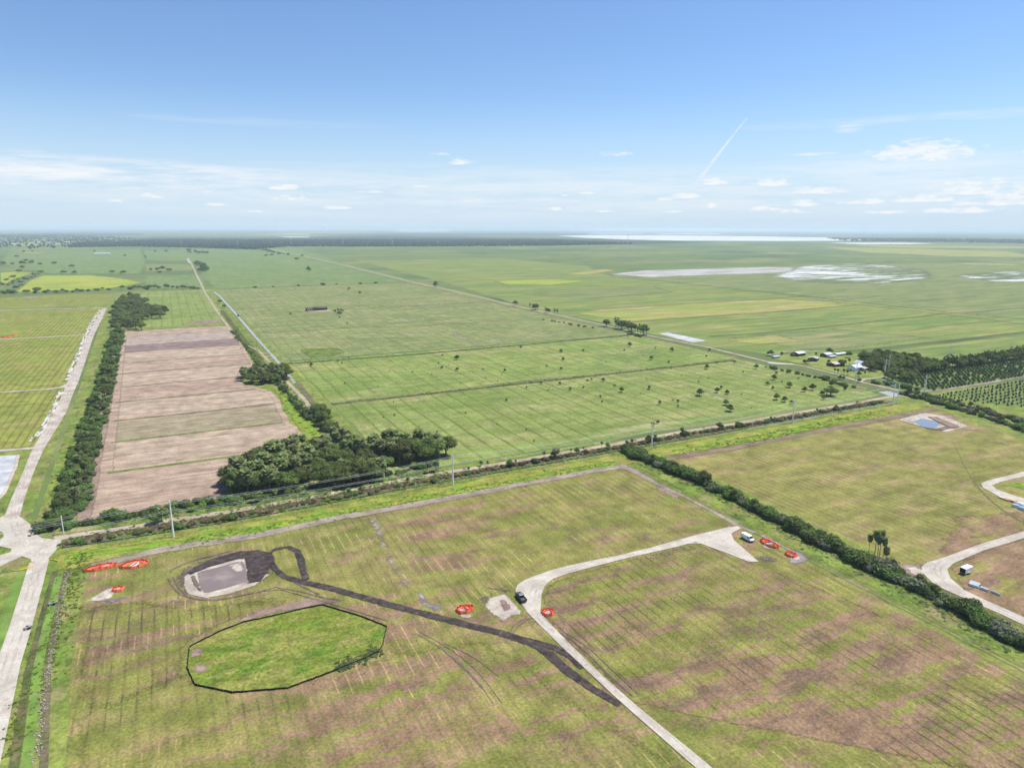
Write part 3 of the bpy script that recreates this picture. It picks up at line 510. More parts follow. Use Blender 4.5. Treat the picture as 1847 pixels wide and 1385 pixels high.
sheet('bare_soil', WS([(1537, 697), (1552, 700), (1556, 705), (1540, 702)]), 3, M_soil, .8, 4); sheet('small_pond', WS([(1584, 707), (1600, 706), (1625, 711), (1618, 716), (1600, 713)]), 6.1, M_canal, .5, 6, 'sheet of pale water by the road corner')
# orchards' ground
M_orch = field('orchard grass', [(.085, .115, .035), (.115, .13, .045), (.075, .10, .03)], (30, 20), (12, 8), grain=.2, gain=1.2)
sheet('orchard_floor', WS([(1645, 705), (1700, 703), (1847, 677), (1990, 650), (1990, 632), (1847, 643), (1720, 658), (1640, 682)]), 2.5, M_orch, .8, 8, 'grass under the orchard rows')
sheet('orchard_floor', WS([(1700, 712), (1847, 685), (1950, 668), (1950, 760), (1847, 735), (1760, 722)]), 2.5, M_orch, .8, 8)
strip('dirt_track', WS([(1640, 708), (1700, 703), (1780, 691), (1847, 678), (1960, 660)]), [3, 5, 5, 5, 5], 4.2, M_track, .6, 8, 'greyish track between the two orchards')
# --- near pond with its mud banks (real relief)
def hump(cx, cy, a, r): return lambda x, y: a*max(0, 1-((x-cx)**2+(y-cy)**2)/(r*r))
nz = lambda x, y: .55*abs(frac(x*.35+y*.11, 5))+.45*abs(frac(y*.42-x*.13, 9))
sheet('churned_soil', WS([(306, 1040), (322, 1026), (352, 1012), (420, 991), (470, 988), (498, 998), (498, 1040), (470, 1057), (420, 1074), (360, 1082), (322, 1074)]), 3, M_rut, 1.2, 5, 'churned soil round the pond', feather=7)
sheet('white_sand', WS([(333, 1040), (345, 1032), (440, 1005), (452, 1012), (470, 1035), (488, 1036), (460, 1056), (420, 1070), (372, 1079), (340, 1072), (331, 1058)]), 4, M_whites, .6, 4, 'white sand rim of the pond')
sheet('pond', WS([(357, 1034), (364, 1031), (400, 1022), (428, 1014), (436, 1013), (441, 1020), (443, 1030), (447, 1045), (445, 1049), (410, 1060), (375, 1069), (369, 1069), (361, 1055)]), 6, M_pond, .55, 4, 'muddy brown pond')
sheet('mud_bank', WS([(338, 1034), (350, 1024), (385, 1008), (430, 996), (462, 993), (492, 998), (497, 1010), (484, 1032), (472, 1049), (448, 1053), (445, 1030), (440, 1008), (425, 1010), (380, 1023), (345, 1037)]), 5, M_mud, .6, 3, 'black mud bank round the pond', hgt=lambda x, y: 1.5*nz(x, y), grid=1.2)
sheet('mud_bank', WS([(343, 1040), (352, 1038), (358, 1050), (366, 1066), (358, 1068), (350, 1056)]), 5, M_rut, .5, 2, hgt=lambda x, y: .8*nz(x, y), grid=1.0)
for p, w in (([(484, 1000), (498, 990), (520, 987), (536, 994), (543, 1010), (546, 1027), (552, 1046)], [2, 2.5, 3, 3, 3.2, 3, 3]), ([(484, 1005), (495, 1025), (512, 1040), (540, 1048), (600, 1062), (650, 1076), (700, 1090), (800, 1116), (900, 1141), (960, 1160), (992, 1180), (1018, 1206), (1060, 1236), (1118, 1272)], [2.5, 2.8, 3, 3.5, 3.7, 3.6, 3.5, 3.6, 3.6, 3.8, 3.8, 3.6, 3.2, 2.4]), ([(950, 1153), (1000, 1168), (1030, 1185), (1050, 1206)], [2, 3.2, 3.5, 2])):
    strip('mud_track', WS(p), w, 5.4, M_mud, .55, 3, 'black mud haul track')
for p, w in (([(306, 1032), (318, 1022), (360, 1007), (420, 993)], .9), ([(303, 1042), (312, 1060), (330, 1076), (380, 1085), (440, 1074), (500, 1058)], .8), ([(312, 1040), (322, 1062), (345, 1080), (400, 1082), (470, 1066), (520, 1062)], .7), ([(310, 1028), (345, 1012), (400, 1000)], .6), ([(500, 1060), (540, 1066), (590, 1080), (620, 1082)], .6), ([(505, 1035), (540, 1055), (575, 1072)], .8), ([(880, 1060), (900, 1064), (915, 1056)], .7),
             ([(920, 1140), (928, 1125), (945, 1117), (962, 1115)], .6), ([(925, 1143), (934, 1129), (950, 1120)], .6), ([(1010, 1110), (1020, 1128), (1010, 1140)], .7), ([(750, 1142), (790, 1165), (822, 1190), (860, 1225), (890, 1270)], .35), ([(758, 1140), (800, 1163), (836, 1188), (872, 1222), (905, 1268)], .35), ([(800, 1160), (850, 1182), (900, 1220)], .4), ([(790, 1165), (830, 1196), (870, 1240)], .9), ([(505, 1063), (600, 1090), (700, 1120)], .5), ([(1010, 1140), (1050, 1168), (1095, 1214), (1140, 1255)], .7), ([(1022, 1142), (1062, 1168), (1104, 1208), (1150, 1250)], .6)):
    strip('wheel_track', smooth_line(WS(p), 2), w, 4.6, M_rut, .25, 3)
sheet('silt_bar', WS([(405, 1021), (436, 1012), (443, 1030), (444, 1042), (432, 1036), (418, 1030)]), 6.3, M_whites, .7, 4, 'pale silt showing in the corner of the pond', feather=2.6)
# patches of sand, grey silt and bare soil round the works
for q, mat in (([(884, 1078), (905, 1070), (915, 1072), (945, 1108), (925, 1112), (905, 1122), (890, 1110), (872, 1095)], M_whites), ([(898, 1082), (912, 1080), (925, 1098), (908, 1105)], M_soil), ([(850, 1085), (885, 1068), (905, 1060), (925, 1062), (935, 1080), (925, 1072), (905, 1070), (884, 1079), (872, 1094)], M_rut), ([(165, 1078), (192, 1062), (205, 1058), (210, 1068), (196, 1082), (175, 1086), (152, 1086)], M_whites), ([(160, 1086), (185, 1080), (235, 1072), (260, 1058), (240, 1078), (200, 1090)], M_wetsand),
               ([(742, 1065), (760, 1060), (775, 1085), (800, 1092), (815, 1102), (790, 1104), (760, 1092)], M_wetsand), ([(825, 1108), (855, 1106), (848, 1116), (830, 1114)], M_whites), ([(1335, 945), (1350, 952), (1356, 958), (1340, 956)], M_wetsand), ([(1372, 983), (1390, 985), (1395, 992), (1378, 990)], M_whites), ([(1412, 995), (1430, 988), (1460, 1002), (1465, 1012), (1440, 1022), (1420, 1018)], M_wetsand), ([(1430, 1000), (1446, 1006), (1440, 1012), (1428, 1008)], M_whites),
               ([(1350, 1003), (1375, 1000), (1410, 1006), (1400, 1014), (1370, 1012)], M_rut), ([(660, 940), (682, 930), (690, 950), (712, 1010), (735, 1040), (742, 1062), (728, 1060), (700, 1020), (676, 965)], M_track), ([(980, 1150), (995, 1158), (1015, 1190), (1000, 1180)], M_wetsand), ([(310, 1078), (332, 1082), (320, 1090), (300, 1088)], M_wetsand), ([(1105, 1008), (1150, 992), (1160, 990), (1140, 998)], M_rut), ([(400, 1130), (470, 1100), (560, 1078), (640, 1082), (600, 1088), (500, 1106)], M_soil)):
    sheet('bare_patch', WS(q), 3.6, mat, .9, 3, feather=3.4 if mat in (M_track, M_wetsand, M_rut) else 1.8)
# right pond
sheet('white_sand', WS([(1622, 757), (1648, 748), (1662, 744), (1700, 750), (1736, 764), (1745, 769), (1725, 774), (1708, 779), (1688, 776), (1660, 768), (1640, 763)]), 3.4, M_whites, .8, 5, 'sand apron round the blue pond')
sheet('pond', WS([(1648, 760), (1663, 755), (1680, 758), (1696, 763), (1690, 770), (1683, 771.5), (1663, 770)]), 4.4, M_blue, .3, 4, 'small blue pond')
sheet('mud_bank', WS([(1672, 752), (1690, 753), (1722, 766), (1735, 772), (1715, 772), (1697, 765)]), 4, M_soil, .7, 3, 'brown spoil bank beside the blue pond', hgt=lambda x, y: 2.2*nz(x, y), grid=1.5)
sheet('mud_bank', WS([(1660, 770), (1690, 773), (1710, 768), (1726, 772), (1700, 777), (1680, 776)]), 4, M_rut, .6, 3, hgt=lambda x, y: .9*nz(x, y), grid=1.5)
for q in ([(1690, 748), (1715, 748), (1732, 758), (1705, 757)], [(1735, 770), (1772, 774), (1760, 777), (1730, 775)], [(1560, 1000), (1590, 1012), (1575, 1016), (1556, 1008)], [(1180, 882), (1195, 876), (1230, 893), (1222, 900)]): sheet('bare_patch', WS(q), 3.3, M_soil, 1, 4)
# --- wetland inside the silt fence, duckweed ditches at the left edge
wet = [(342, 1168), (350, 1163), (400, 1138), (440, 1123), (500, 1110), (550, 1098), (582, 1092), (650, 1112), (698, 1131), (690, 1165), (683, 1176), (657, 1189), (607, 1209), (520, 1242), (420, 1250), (352, 1236), (338, 1205)]
sheet('wetland', WS(wet), 3.5, M_wet, .3, 5, 'bright wetland grass inside the black fence')
sheet('bare_patch', WS([(343, 1172), (352, 1166), (370, 1172), (365, 1182), (345, 1186)]), 3.8, M_soil, .8, 3); sheet('bare_patch', WS([(342, 1200), (370, 1195), (385, 1205), (370, 1215), (345, 1215)]), 3.8, M_soil, .8, 3)
strip('duckweed_ditch', [(-36, 120)] + WS([(67, 1211), (84, 1130), (98, 1075), (106, 1040)]), 2.6, 3, M_duck, .4, 6, 'ditch covered in light green duckweed')
strip('duckweed_ditch', [(-62, 150)] + WS([(-8, 1180), (8, 1120), (26, 1070), (40, 1034)]), 3.2, 3, M_duck, .4, 6, 'duckweed ditch left of the road')
strip('ditch', [(-39, 120)] + WS([(52, 1211), (76, 1120), (92, 1060), (100, 1030)]), 2.6, 2.6, M_ditch, .6, 5); strip('ditch', [(-31.5, 120)] + WS([(86, 1211), (100, 1120), (112, 1060), (120, 1030)]), 2.2, 2.6, M_bank, .6, 5)
stack_layers()
ZROAD = .15
# ================================================================== PLANTS
L_oak = leafmat('oak leaves', (0.101, 0.141, 0.046), (0.164, 0.207, 0.069), (0.230, 0.259, 0.101), .3)
L_pine = leafmat('pine needles', (0.068, 0.107, 0.047), (0.104, 0.146, 0.065), (0.143, 0.169, 0.091), .2)
L_shrub = leafmat('shrub leaves', (0.082, 0.139, 0.043), (0.141, 0.206, 0.066), (0.232, 0.254, 0.102))
L_dry = leafmat('reed clump', (0.133, 0.131, 0.061), (0.180, 0.158, 0.083), (0.234, 0.194, 0.114))
L_lush = leafmat('lush leaves', (0.110, 0.200, 0.026), (0.165, 0.235, 0.038), (0.210, 0.240, 0.070))
L_palm = leafmat('palm fronds', (0.139, 0.183, 0.072), (0.226, 0.259, 0.111), (0.349, 0.309, 0.166), .22)
L_gray = leafmat('grey leaves', (0.136, 0.157, 0.098), (0.186, 0.200, 0.130), (0.229, 0.229, 0.156), .2)
L_lime = leafmat('young leaves', (0.110, 0.160, 0.030), (0.170, 0.210, 0.045), (0.200, 0.220, 0.070), .1)
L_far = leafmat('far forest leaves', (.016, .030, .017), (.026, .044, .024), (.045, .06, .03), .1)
L_citrus = leafmat('citrus leaves', (0.062, 0.125, 0.048), (0.102, 0.178, 0.066), (0.150, 0.215, 0.080), .25)
M_trunk = plain('bark', (.14, .115, .095), .9, 0, .1, .3, .5)
M_palmtrunk = plain('palm bark', (.22, .195, .165), .9, 0, .1, .25, .4)
RN = np.random.default_rng(5)
def leaves(lobes, n, size, core=.74, up=.25, squash=.0, seed=None):
    """leaf clumps over the surface of the lobes, dark inner mass under them; returns verts, faces, tint"""
    V = []; F = []; T = []
    areas = np.array([l[3]*l[4]+l[4]*l[5]+l[3]*l[5] for l in lobes]); pr = areas/areas.sum()
    cnt = 0; guard = 0
    while cnt < n and guard < n*8:
        guard += 1
        i = RN.choice(len(lobes), p=pr); l = lobes[i]
        d = RN.normal(size=3); d /= np.linalg.norm(d)
        if d[2] < -.55: d[2] *= -.5
        r = RN.uniform(.80, 1.10) + (RN.random() < .10)*RN.uniform(0, .16)
        p = np.array(l[:3]) + d*np.array(l[3:6])*r
        if p[2] < .05: continue
        bad = False
        for j, q in enumerate(lobes):
            if j != i and np.linalg.norm((p-np.array(q[:3]))/np.array(q[3:6])) < .72: bad = True; break
        if bad: continue
        nrm = d + RN.normal(size=3)*.55 + np.array((0, 0, up)); nrm /= np.linalg.norm(nrm)
        t = np.cross(nrm, RN.normal(size=3)); t /= np.linalg.norm(t); b = np.cross(nrm, t)
        s = size*RN.uniform(.6, 1.35); w = s*RN.uniform(.55, 1.0); k = len(V)
        V += [p-t*s*.5-b*w*.18, p-b*w*.5+nrm*s*.08, p+t*s*.5+b*w*.12, p+b*w*.5-nrm*s*.08]
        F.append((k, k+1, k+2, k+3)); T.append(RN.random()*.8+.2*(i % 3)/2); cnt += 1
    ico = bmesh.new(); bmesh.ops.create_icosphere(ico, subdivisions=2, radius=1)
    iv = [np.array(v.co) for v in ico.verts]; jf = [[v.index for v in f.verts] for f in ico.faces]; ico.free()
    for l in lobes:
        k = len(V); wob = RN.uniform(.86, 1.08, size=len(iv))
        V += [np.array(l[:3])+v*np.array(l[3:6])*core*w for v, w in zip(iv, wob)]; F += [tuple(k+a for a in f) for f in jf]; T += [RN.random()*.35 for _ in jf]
    return V, F, T
def leafmesh(name, data, mat):
    V, F, T = data; me = mesh(name, [tuple(map(float, v)) for v in V], F)
    a = me.attributes.new('tint', 'FLOAT', 'FACE'); a.data.foreach_set('value', [float(t) for t in T]); me.materials.append(mat)
    return me
def trunkmesh(name, h, r, limbs, mat, lean=.0):
    bm = BM(); top = (lean, lean*.4, h); tube(bm, [(0, 0, -.6), (lean*.2, 0, h*.3), (lean*.6, lean*.2, h*.65), top], [r*1.35, r, r*.8, r*.55], 7)
    for a, l, z0, z1 in limbs:
        tube(bm, [(lean*z0/h, 0, z0), (lean+math.cos(a)*l*.5, math.sin(a)*l*.5, (z0+z1)/2+.3), (lean+math.cos(a)*l, math.sin(a)*l, z1)], [r*.55, r*.4, r*.2], 5)
    bmesh.ops.recalc_face_normals(bm, faces=bm.faces); me = bpy.data.meshes.new(name); bm.to_mesh(me); bm.free(); me.materials.append(mat); return me
def lobes_round(n, rad, zc, rz, spread, lr):
    o = [(0, 0, zc, rad*.72, rad*.72, rz*.85)]
    for k in range(n):
        a = 2*PI*k/n + R.uniform(-.4, .4); q = spread*R.uniform(.75, 1.15)
        r = lr*R.uniform(.75, 1.25); o.append((math.cos(a)*q, math.sin(a)*q, zc+R.uniform(-.45, .4)*rz, r, r*R.uniform(.85, 1.1), r*R.uniform(.7, .9)))
    return o
KIND = {}
def addkind(k, crown, trunk, h): KIND.setdefault(k, []).append((crown, trunk, h))
for i in range(4):      # broad live oaks, unit: metres at full size (about 10 m tall)
    lb = lobes_round(6+i % 2, 4.2, 6.0, 3.2, 3.3, 2.5) + [(R.uniform(-1.5, 1.5), R.uniform(-1.5, 1.5), 8.2, 2.3, 2.1, 1.6)]
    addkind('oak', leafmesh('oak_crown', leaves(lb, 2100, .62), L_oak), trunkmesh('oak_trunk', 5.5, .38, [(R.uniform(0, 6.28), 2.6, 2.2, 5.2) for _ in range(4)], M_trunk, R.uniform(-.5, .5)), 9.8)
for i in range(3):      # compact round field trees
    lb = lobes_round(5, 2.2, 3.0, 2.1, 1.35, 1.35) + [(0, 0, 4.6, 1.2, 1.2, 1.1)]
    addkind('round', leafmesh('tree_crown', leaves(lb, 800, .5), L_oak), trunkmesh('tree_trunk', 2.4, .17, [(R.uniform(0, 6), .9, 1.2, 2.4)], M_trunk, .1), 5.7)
def palmcrown(nf, L, dead):
    V = []; F = []; T = []
    for k in range(nf):
        a = k*2.399+RN.uniform(-.2, .2); el = 1.35-2.35*(k+.5)/nf; ln = L*RN.uniform(.85, 1.12); d = np.array((math.cos(a), math.sin(a), 0.))
        side = np.array((-math.sin(a), math.cos(a), 0.)); p = np.zeros(3); e = el
        path = [p.copy()]
        for s in range(3):
            p = p + (d*math.cos(e)+np.array((0, 0, math.sin(e))))*ln/3; e -= .42; path.append(p.copy())
        tint = .95 if (dead and k > nf*.8) else RN.random()*.72
        wid = [.05, .42, .62, .12]
        for sgn in (-1, 1):        # folded fan blade, two halves with a drooping edge and a split tip
            for s in range(3):
                k0 = len(V); dr = np.array((0, 0, -.22))
                V += [path[s], path[s+1], path[s+1]+side*sgn*wid[s+1]*ln*.55+dr*wid[s+1]*ln, path[s]+side*sgn*wid[s]*ln*.55+dr*wid[s]*ln]
                F.append((k0, k0+1, k0+2, k0+3)); T.append(min(1, tint+RN.uniform(-.08, .08)))
    return V, F, T
for i in range(4):
    h = (6.2, 7.4, 8.6, 5.0)[i]; V, F, T = palmcrown(52, 2.45, i % 2); ln = R.uniform(-.5, .5)
    V = [np.array(v)+np.array((ln, ln*.4, h)) for v in V]
    ic = leaves([(ln, ln*.4, h-.25, 1.0, 1.0, .9)], 60, .6, .85); k0 = len(V); V += ic[0]; F += [tuple(a+k0 for a in f) for f in ic[1]]; T += ic[2]
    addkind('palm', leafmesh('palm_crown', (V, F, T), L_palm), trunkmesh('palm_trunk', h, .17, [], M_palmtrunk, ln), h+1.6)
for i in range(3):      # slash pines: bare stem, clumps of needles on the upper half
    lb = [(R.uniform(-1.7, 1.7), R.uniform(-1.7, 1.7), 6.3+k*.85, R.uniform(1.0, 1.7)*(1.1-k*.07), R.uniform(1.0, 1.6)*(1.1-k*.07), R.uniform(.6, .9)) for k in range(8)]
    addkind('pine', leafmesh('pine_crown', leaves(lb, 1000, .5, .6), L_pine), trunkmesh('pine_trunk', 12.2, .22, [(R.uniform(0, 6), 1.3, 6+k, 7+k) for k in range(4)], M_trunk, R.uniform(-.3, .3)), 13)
SHR = {}
def addshrub(k, me, h): SHR.setdefault(k, []).append((me, h))
for i in range(4):
    lb = [(R.uniform(-.9, .9), R.uniform(-.9, .9), R.uniform(.7, 1.5), R.uniform(.8, 1.25), R.uniform(.8, 1.25), R.uniform(.75, 1.05)) for _ in range(5)]
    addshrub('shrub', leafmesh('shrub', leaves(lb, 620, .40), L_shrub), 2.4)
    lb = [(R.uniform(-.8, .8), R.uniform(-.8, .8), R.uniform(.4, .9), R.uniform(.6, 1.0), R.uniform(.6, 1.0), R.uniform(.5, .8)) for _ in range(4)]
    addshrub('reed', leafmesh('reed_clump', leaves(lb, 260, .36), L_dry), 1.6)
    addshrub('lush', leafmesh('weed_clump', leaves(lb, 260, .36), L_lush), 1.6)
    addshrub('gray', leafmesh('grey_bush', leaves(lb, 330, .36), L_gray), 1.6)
for i in range(2):
    lb = [(R.uniform(-.4, .4), R.uniform(-.4, .4), .9+.5*k, .95-.15*k, .95-.15*k, .7) for k in range(3)]
    addshrub('citrus', leafmesh('orchard_tree', leaves(lb, 170, .5), L_citrus), 2.6)
    lb = [(0, 0, .5, .55, .55, .5), (R.uniform(-.3, .3), .2, .8, .4, .4, .4)]
    addshrub('low', leafmesh('low_bush', leaves(lb, 60, .32), L_oak), 1.2)
COUNT = [0]
def tree(kind, x, y, h, label, group=None, name=None, cat='tree', z=0.0, wide=1.0, var=None, leaf=None):
    ks = KIND[kind]; cr, tr, h0 = ks[var if var is not None else R.randrange(len(ks))]; s = h/h0
    nm = name or {'oak': 'oak_tree', 'round': 'field_tree', 'palm': 'palm_tree', 'pine': 'pine_tree'}[kind]
    PLANTS.setdefault(nm, []).append(dict(show=h*wide/math.hypot(x, y, H), loc=(x, y, z), rz=R.uniform(0, 6.28), sc=(s*wide, s*wide, s), parts=(('trunk', tr), ('crown', cr)), label=label, cat=cat, group=group, leaf=leaf))
def shrub(kind, x, y, h, label, group=None, name=None, cat='shrub', wide=1.0):
    me, h0 = R.choice(SHR[kind]); s = h/h0
    nm = name or {'shrub': 'shrub', 'reed': 'reed_clump', 'lush': 'weed_clump', 'gray': 'grey_bush', 'citrus': 'orchard_tree', 'low': 'low_bush'}[kind]
    PLANTS.setdefault(nm, []).append(dict(show=h*wide/math.hypot(x, y, H), loc=(x, y, 0), rz=R.uniform(0, 6.28), sc=(s*wide, s*wide, s), parts=(('', me),), label=label, cat=cat, group=group, leaf=None))
PLANTS = {}
def in_frame(p):
    x, y = p[0], p[1]; f = x*math.sin(HEAD)+y*math.cos(HEAD); r = x*math.cos(HEAD)-y*math.sin(HEAD)
    return f > 0 and abs(r) < f*.9
def plant_all(cap=285):
    """the largest of each kind as things of their own, the tiny far rest of a kind as one mass"""
    for nm, l in PLANTS.items():
        l.sort(key=lambda d: -d['show'])
        for d in l[:cap]:
            if len(d['parts']) == 1:
                t = bpy.data.objects.new(nm, d['parts'][0][1]); C.objects.link(t)
            else:
                t = bpy.data.objects.new(nm, None); C.objects.link(t); t.empty_display_size = .5
                for pn, me in d['parts']:
                    if d['leaf'] and pn == 'crown': me = me.copy(); me.materials.clear(); me.materials.append(d['leaf'])
                    o = bpy.data.objects.new(pn, me); C.objects.link(o); o.parent = t
            t.location = d['loc']; t.rotation_euler = (0, 0, d['rz']); t.scale = d['sc']; tag(t, d['label'], d['cat'], d['group'])
        if len(l) > cap:
            VV = []; FF = []; TT = []; n0 = 0; mat = l[0]['parts'][-1][1].materials[0]
            for d in l[cap:]:
                me = d['parts'][-1][1]; n = len(me.vertices); co = np.empty(n*3, np.float32); me.vertices.foreach_get('co', co); co = co.reshape(-1, 3)*np.array(d['sc'], np.float32)
                c_, s_ = math.cos(d['rz']), math.sin(d['rz']); q = np.stack([co[:, 0]*c_-co[:, 1]*s_+d['loc'][0], co[:, 0]*s_+co[:, 1]*c_+d['loc'][1], co[:, 2]+d['loc'][2]], 1)
                VV.append(q); tn = np.empty(len(me.polygons), np.float32); me.attributes['tint'].data.foreach_get('value', tn); TT.append(tn)
                FF += [tuple(v+n0 for v in p.vertices) for p in me.polygons]; n0 += n
            me = bpy.data.meshes.new(nm+'_mass'); me.from_pydata(np.concatenate(VV).tolist(), [], FF); a = me.attributes.new('tint', 'FLOAT', 'FACE'); a.data.foreach_set('value', np.concatenate(TT)); me.update()
            o = link(nm+'_mass', me, mat); setting(o, 'stuff', {'oak_tree': 'small far oaks and tree clumps fading into the distance'}.get(nm, 'smaller and farther plants of the same rows and hedges')); o['category'] = 'vegetation'
ORD = 'first second third fourth fifth sixth seventh eighth ninth tenth eleventh twelfth thirteenth fourteenth fifteenth sixteenth seventeenth eighteenth nineteenth twentieth'.split()
def nth(i): return ORD[i] if i < 20 else ('twenty thirty forty fifty sixty seventy eighty ninety'.split()[(i+1)//10-2]+('-'+ORD[(i+1) % 10-1] if (i+1) % 10 else '')) if i < 99 else 'hundredth'

# --- the grove between ploughed strips and sandy road
GS = {'oak': 'dark oak', 'palm': 'pale palm', 'round': 'small tree', 'pine': 'pine'}
GL = {'oak': 'broad dark oak', 'palm': 'pale grey green palm', 'round': 'small rounded dark tree', 'pine': 'tall thin pine'}
def grove(poly, dist, place, group, mixk, hs, cap=120, fronts=None):
    poly = WS(poly); pts = sorted(scatter(poly, dist, 6000, cap), key=lambda p: p[0])
    cnt = {}
    for x, y in pts:
        k = R.choices([m[0] for m in mixk], [m[1] for m in mixk])[0]; h = hs[k]*R.uniform(.8, 1.18)
        dep = 'near edge' if not inside((x, y-dist*1.3), poly) else 'far edge' if not inside((x, y+dist*1.6), poly) else 'middle'
        key = (k, dep); cnt[key] = cnt.get(key, 0)+1
        lab = '%s %s from left, %s of %s' % (nth(cnt[key]-1), GS[k], dep, place) if dep != 'middle' else '%s deep in %s, lost among its neighbours' % (GL[k], place)
        tree(k, x, y, h, lab, group)
grove([(416, 886), (452, 893), (508, 890), (545, 878), (560, 858), (600, 842), (645, 832), (650, 815), (560, 818), (500, 826), (440, 850), (415, 872)], 4.3, 'the big grove', 'trees of the big grove', [('oak', .46), ('palm', .42), ('round', .12)], dict(oak=9.2, palm=11.2, round=5.5), 95)
grove([(584, 876), (620, 878), (690, 862), (700, 850), (660, 838), (600, 856)], 5.0, 'the round oak clump', 'trees of the round oak clump', [('oak', .85), ('palm', .15)], dict(oak=9.8, palm=8.5), 22)
grove([(690, 836), (740, 836), (798, 830), (806, 822), (770, 812), (700, 812), (648, 816), (650, 832)], 4.2, 'the open palm grove', 'trees of the open palm grove', [('palm', .62), ('oak', .38)], dict(palm=11.8, oak=9.6), 44)
for (px, py), k, h, lab in (((546, 880), 'oak', 6.5, None), ((421, 892), 'round', 4.2, 'lone dark bush tree left of the grove under the power lines'), ((566, 872), 'palm', 7.2, 'cabbage palm standing clear between grove and oak clump'), ((557, 866), 'palm', 8.0, 'grey green palm behind the bright young tree'), ((591, 803), 'palm', 5, 'single palm on the sandy canal track'), ((720, 832), 'oak', 13, 'tallest dark oak rising over the open palm grove'), ((770, 832), 'oak', 13.5, 'dark dome of oak at the right end of the palm grove')):
    if lab: tree(k, *W(px, py), h, lab)
tree('round', *W(548, 872), 6, 'bright yellow green young tree at the gap in the grove', leaf=L_lime)
for i, (px, py, h) in enumerate(((432, 886, 3), (640, 862, 2.4), (578, 880, 2.2), (702, 858, 3))): shrub('shrub', *W(px, py), h, ['bright round bush at the left foot of the grove', 'low bush before the oak clump', 'bush in the grassy gap of the grove', 'bush between oak clump and palm grove'][i])
# --- small clump by the ploughed strips, wood at the far end
grove([(437, 691), (470, 693), (505, 691), (520, 684), (512, 672), (470, 669), (440, 678)], 4.6, 'the small clump by the canal', 'trees of the small canal clump', [('oak', .55), ('palm', .45)], dict(oak=8.5, palm=8.5), 34)
grove([(202, 598), (257, 597), (266, 577), (296, 574), (300, 562), (262, 557), (264, 541), (236, 537), (214, 550), (203, 572)], 10.5, 'the far wood', 'trees of the far wood', [('oak', .9), ('palm', .1)], dict(oak=11, palm=9), 75)
def row(line, step, jit, items, where, group, off=0.0, cap=300):
    """a row of plants: items = (kind, weight, height, is_tree)"""
    pts = along(WS(line) if line[0][0] > 1e-9 or True else line, step, jit, off)[:cap]
    for x, y in pts:
        k, w, h, t = R.choices(items, [i[1] for i in items])[0]; h *= R.uniform(.6, 1.2) + .45*(R.random() < .12)
        if t: tree(k, x, y, h, '%s %s' % (GL[k], where), group)
        else: shrub(k, x, y, h, '%s %s' % ({'shrub': 'dense dark shrub', 'reed': 'brownish clump', 'lush': 'fresh green clump', 'gray': 'greyish bush', 'low': 'low dark bush'}[k], where), group, wide=R.uniform(1.0, 1.5))
# tree row along the left side of the ploughed field, in stretches
segs = [((224, 538), (222, 590), 'in the tree row beside the far wood', 5), ((214, 598), (200, 650), 'in the tree row by the far ploughed strips', 4.2), ((199, 652), (186, 715), 'in the tree row by the middle ploughed strips', 3.4), ((184, 720), (166, 775), 'in the tree row by the greening strip', 2.7), ((163, 780), (146, 850), 'in the tree row at the near ploughed strip', 2.4), ((143, 855), (128, 915), 'in the tree row above the road junction', 2.1), ((126, 918), (100, 958), 'at the near end of the tree row by the junction', 2.0)]
for a, b, wh, st in segs:
    near_end = a[1] > 850
    row([a, b], st*1.15, 2.4, [('oak', .28, 6.2, 1), ('palm', .22 if near_end else .12, 5.8, 1), ('round', .2, 4.4, 1), ('shrub', .42, 3.4, 0)], wh, 'plants of the left tree row')
    row([a, b], st*1.6, 1.5, [('shrub', .7, 2.6, 0), ('gray', .2, 2.2, 0), ('lush', .15, 1.6, 0)], wh, 'plants of the left tree row', off=4.5 if a[1] < 900 else 3)
    row([a, b], st*1.6, 1.5, [('shrub', .7, 2.8, 0), ('lush', .2, 1.6, 0)], wh, 'plants of the left tree row', off=-4.5 if a[1] < 900 else -3.5)
# diagonal hedgerow right of the near field
hd = [((1128, 814), (1195, 840), 'at the far end of the diagonal hedgerow'), ((1195, 840), (1262, 870), 'in the diagonal hedgerow left of its tall bush'), ((1262, 870), (1330, 902), 'in the diagonal hedgerow below the bare patch'), ((1330, 902), (1412, 945), 'in the diagonal hedgerow behind the white van'), ((1412, 945), (1500, 988), 'in the diagonal hedgerow above the orange fences'), ((1500, 988), (1600, 1037), 'in the diagonal hedgerow by the tall palms'), ((1600, 1037), (1700, 1085), 'in the diagonal hedgerow at the bare soil gap'), ((1700, 1085), (1790, 1133), 'in the diagonal hedgerow by the right road'), ((1790, 1133), (1900, 1195), 'at the near end of the diagonal hedgerow')]
for a, b, wh in hd:
    row([a, b], 1.75, 1.7, [('shrub', .52, 3.5, 0), ('round', .16, 4.6, 1), ('gray', .3, 3.0, 0)], wh, 'plants of the diagonal hedgerow')
    row([a, b], 2.6, .9, [('shrub', .7, 2.3, 0), ('gray', .2, 1.8, 0), ('lush', .1, 1.2, 0)], wh, 'plants of the diagonal hedgerow', off=2.2)
tree('oak', *W(1268, 872), 6.5, 'tall broad bush standing out of the diagonal hedgerow'); tree('round', *W(1177, 836), 5.5, 'dark round tree near the far end of the diagonal hedgerow')
# tall palms beyond the hedgerow
for i, (bx, by, h) in enumerate(((1566, 1001, 8.6), (1577, 1005, 11), (1582, 1008, 9.6), (1586, 1004, 10.6), (1592, 1010, 9.2), (1597, 1013, 6.0))):
    tree('palm', *W(bx, by), h, 'tall bare stemmed palm by the hedgerow, %s of the six from the left' % nth(i), 'six tall palms', var=2 if h > 7 else 3, wide=.66)
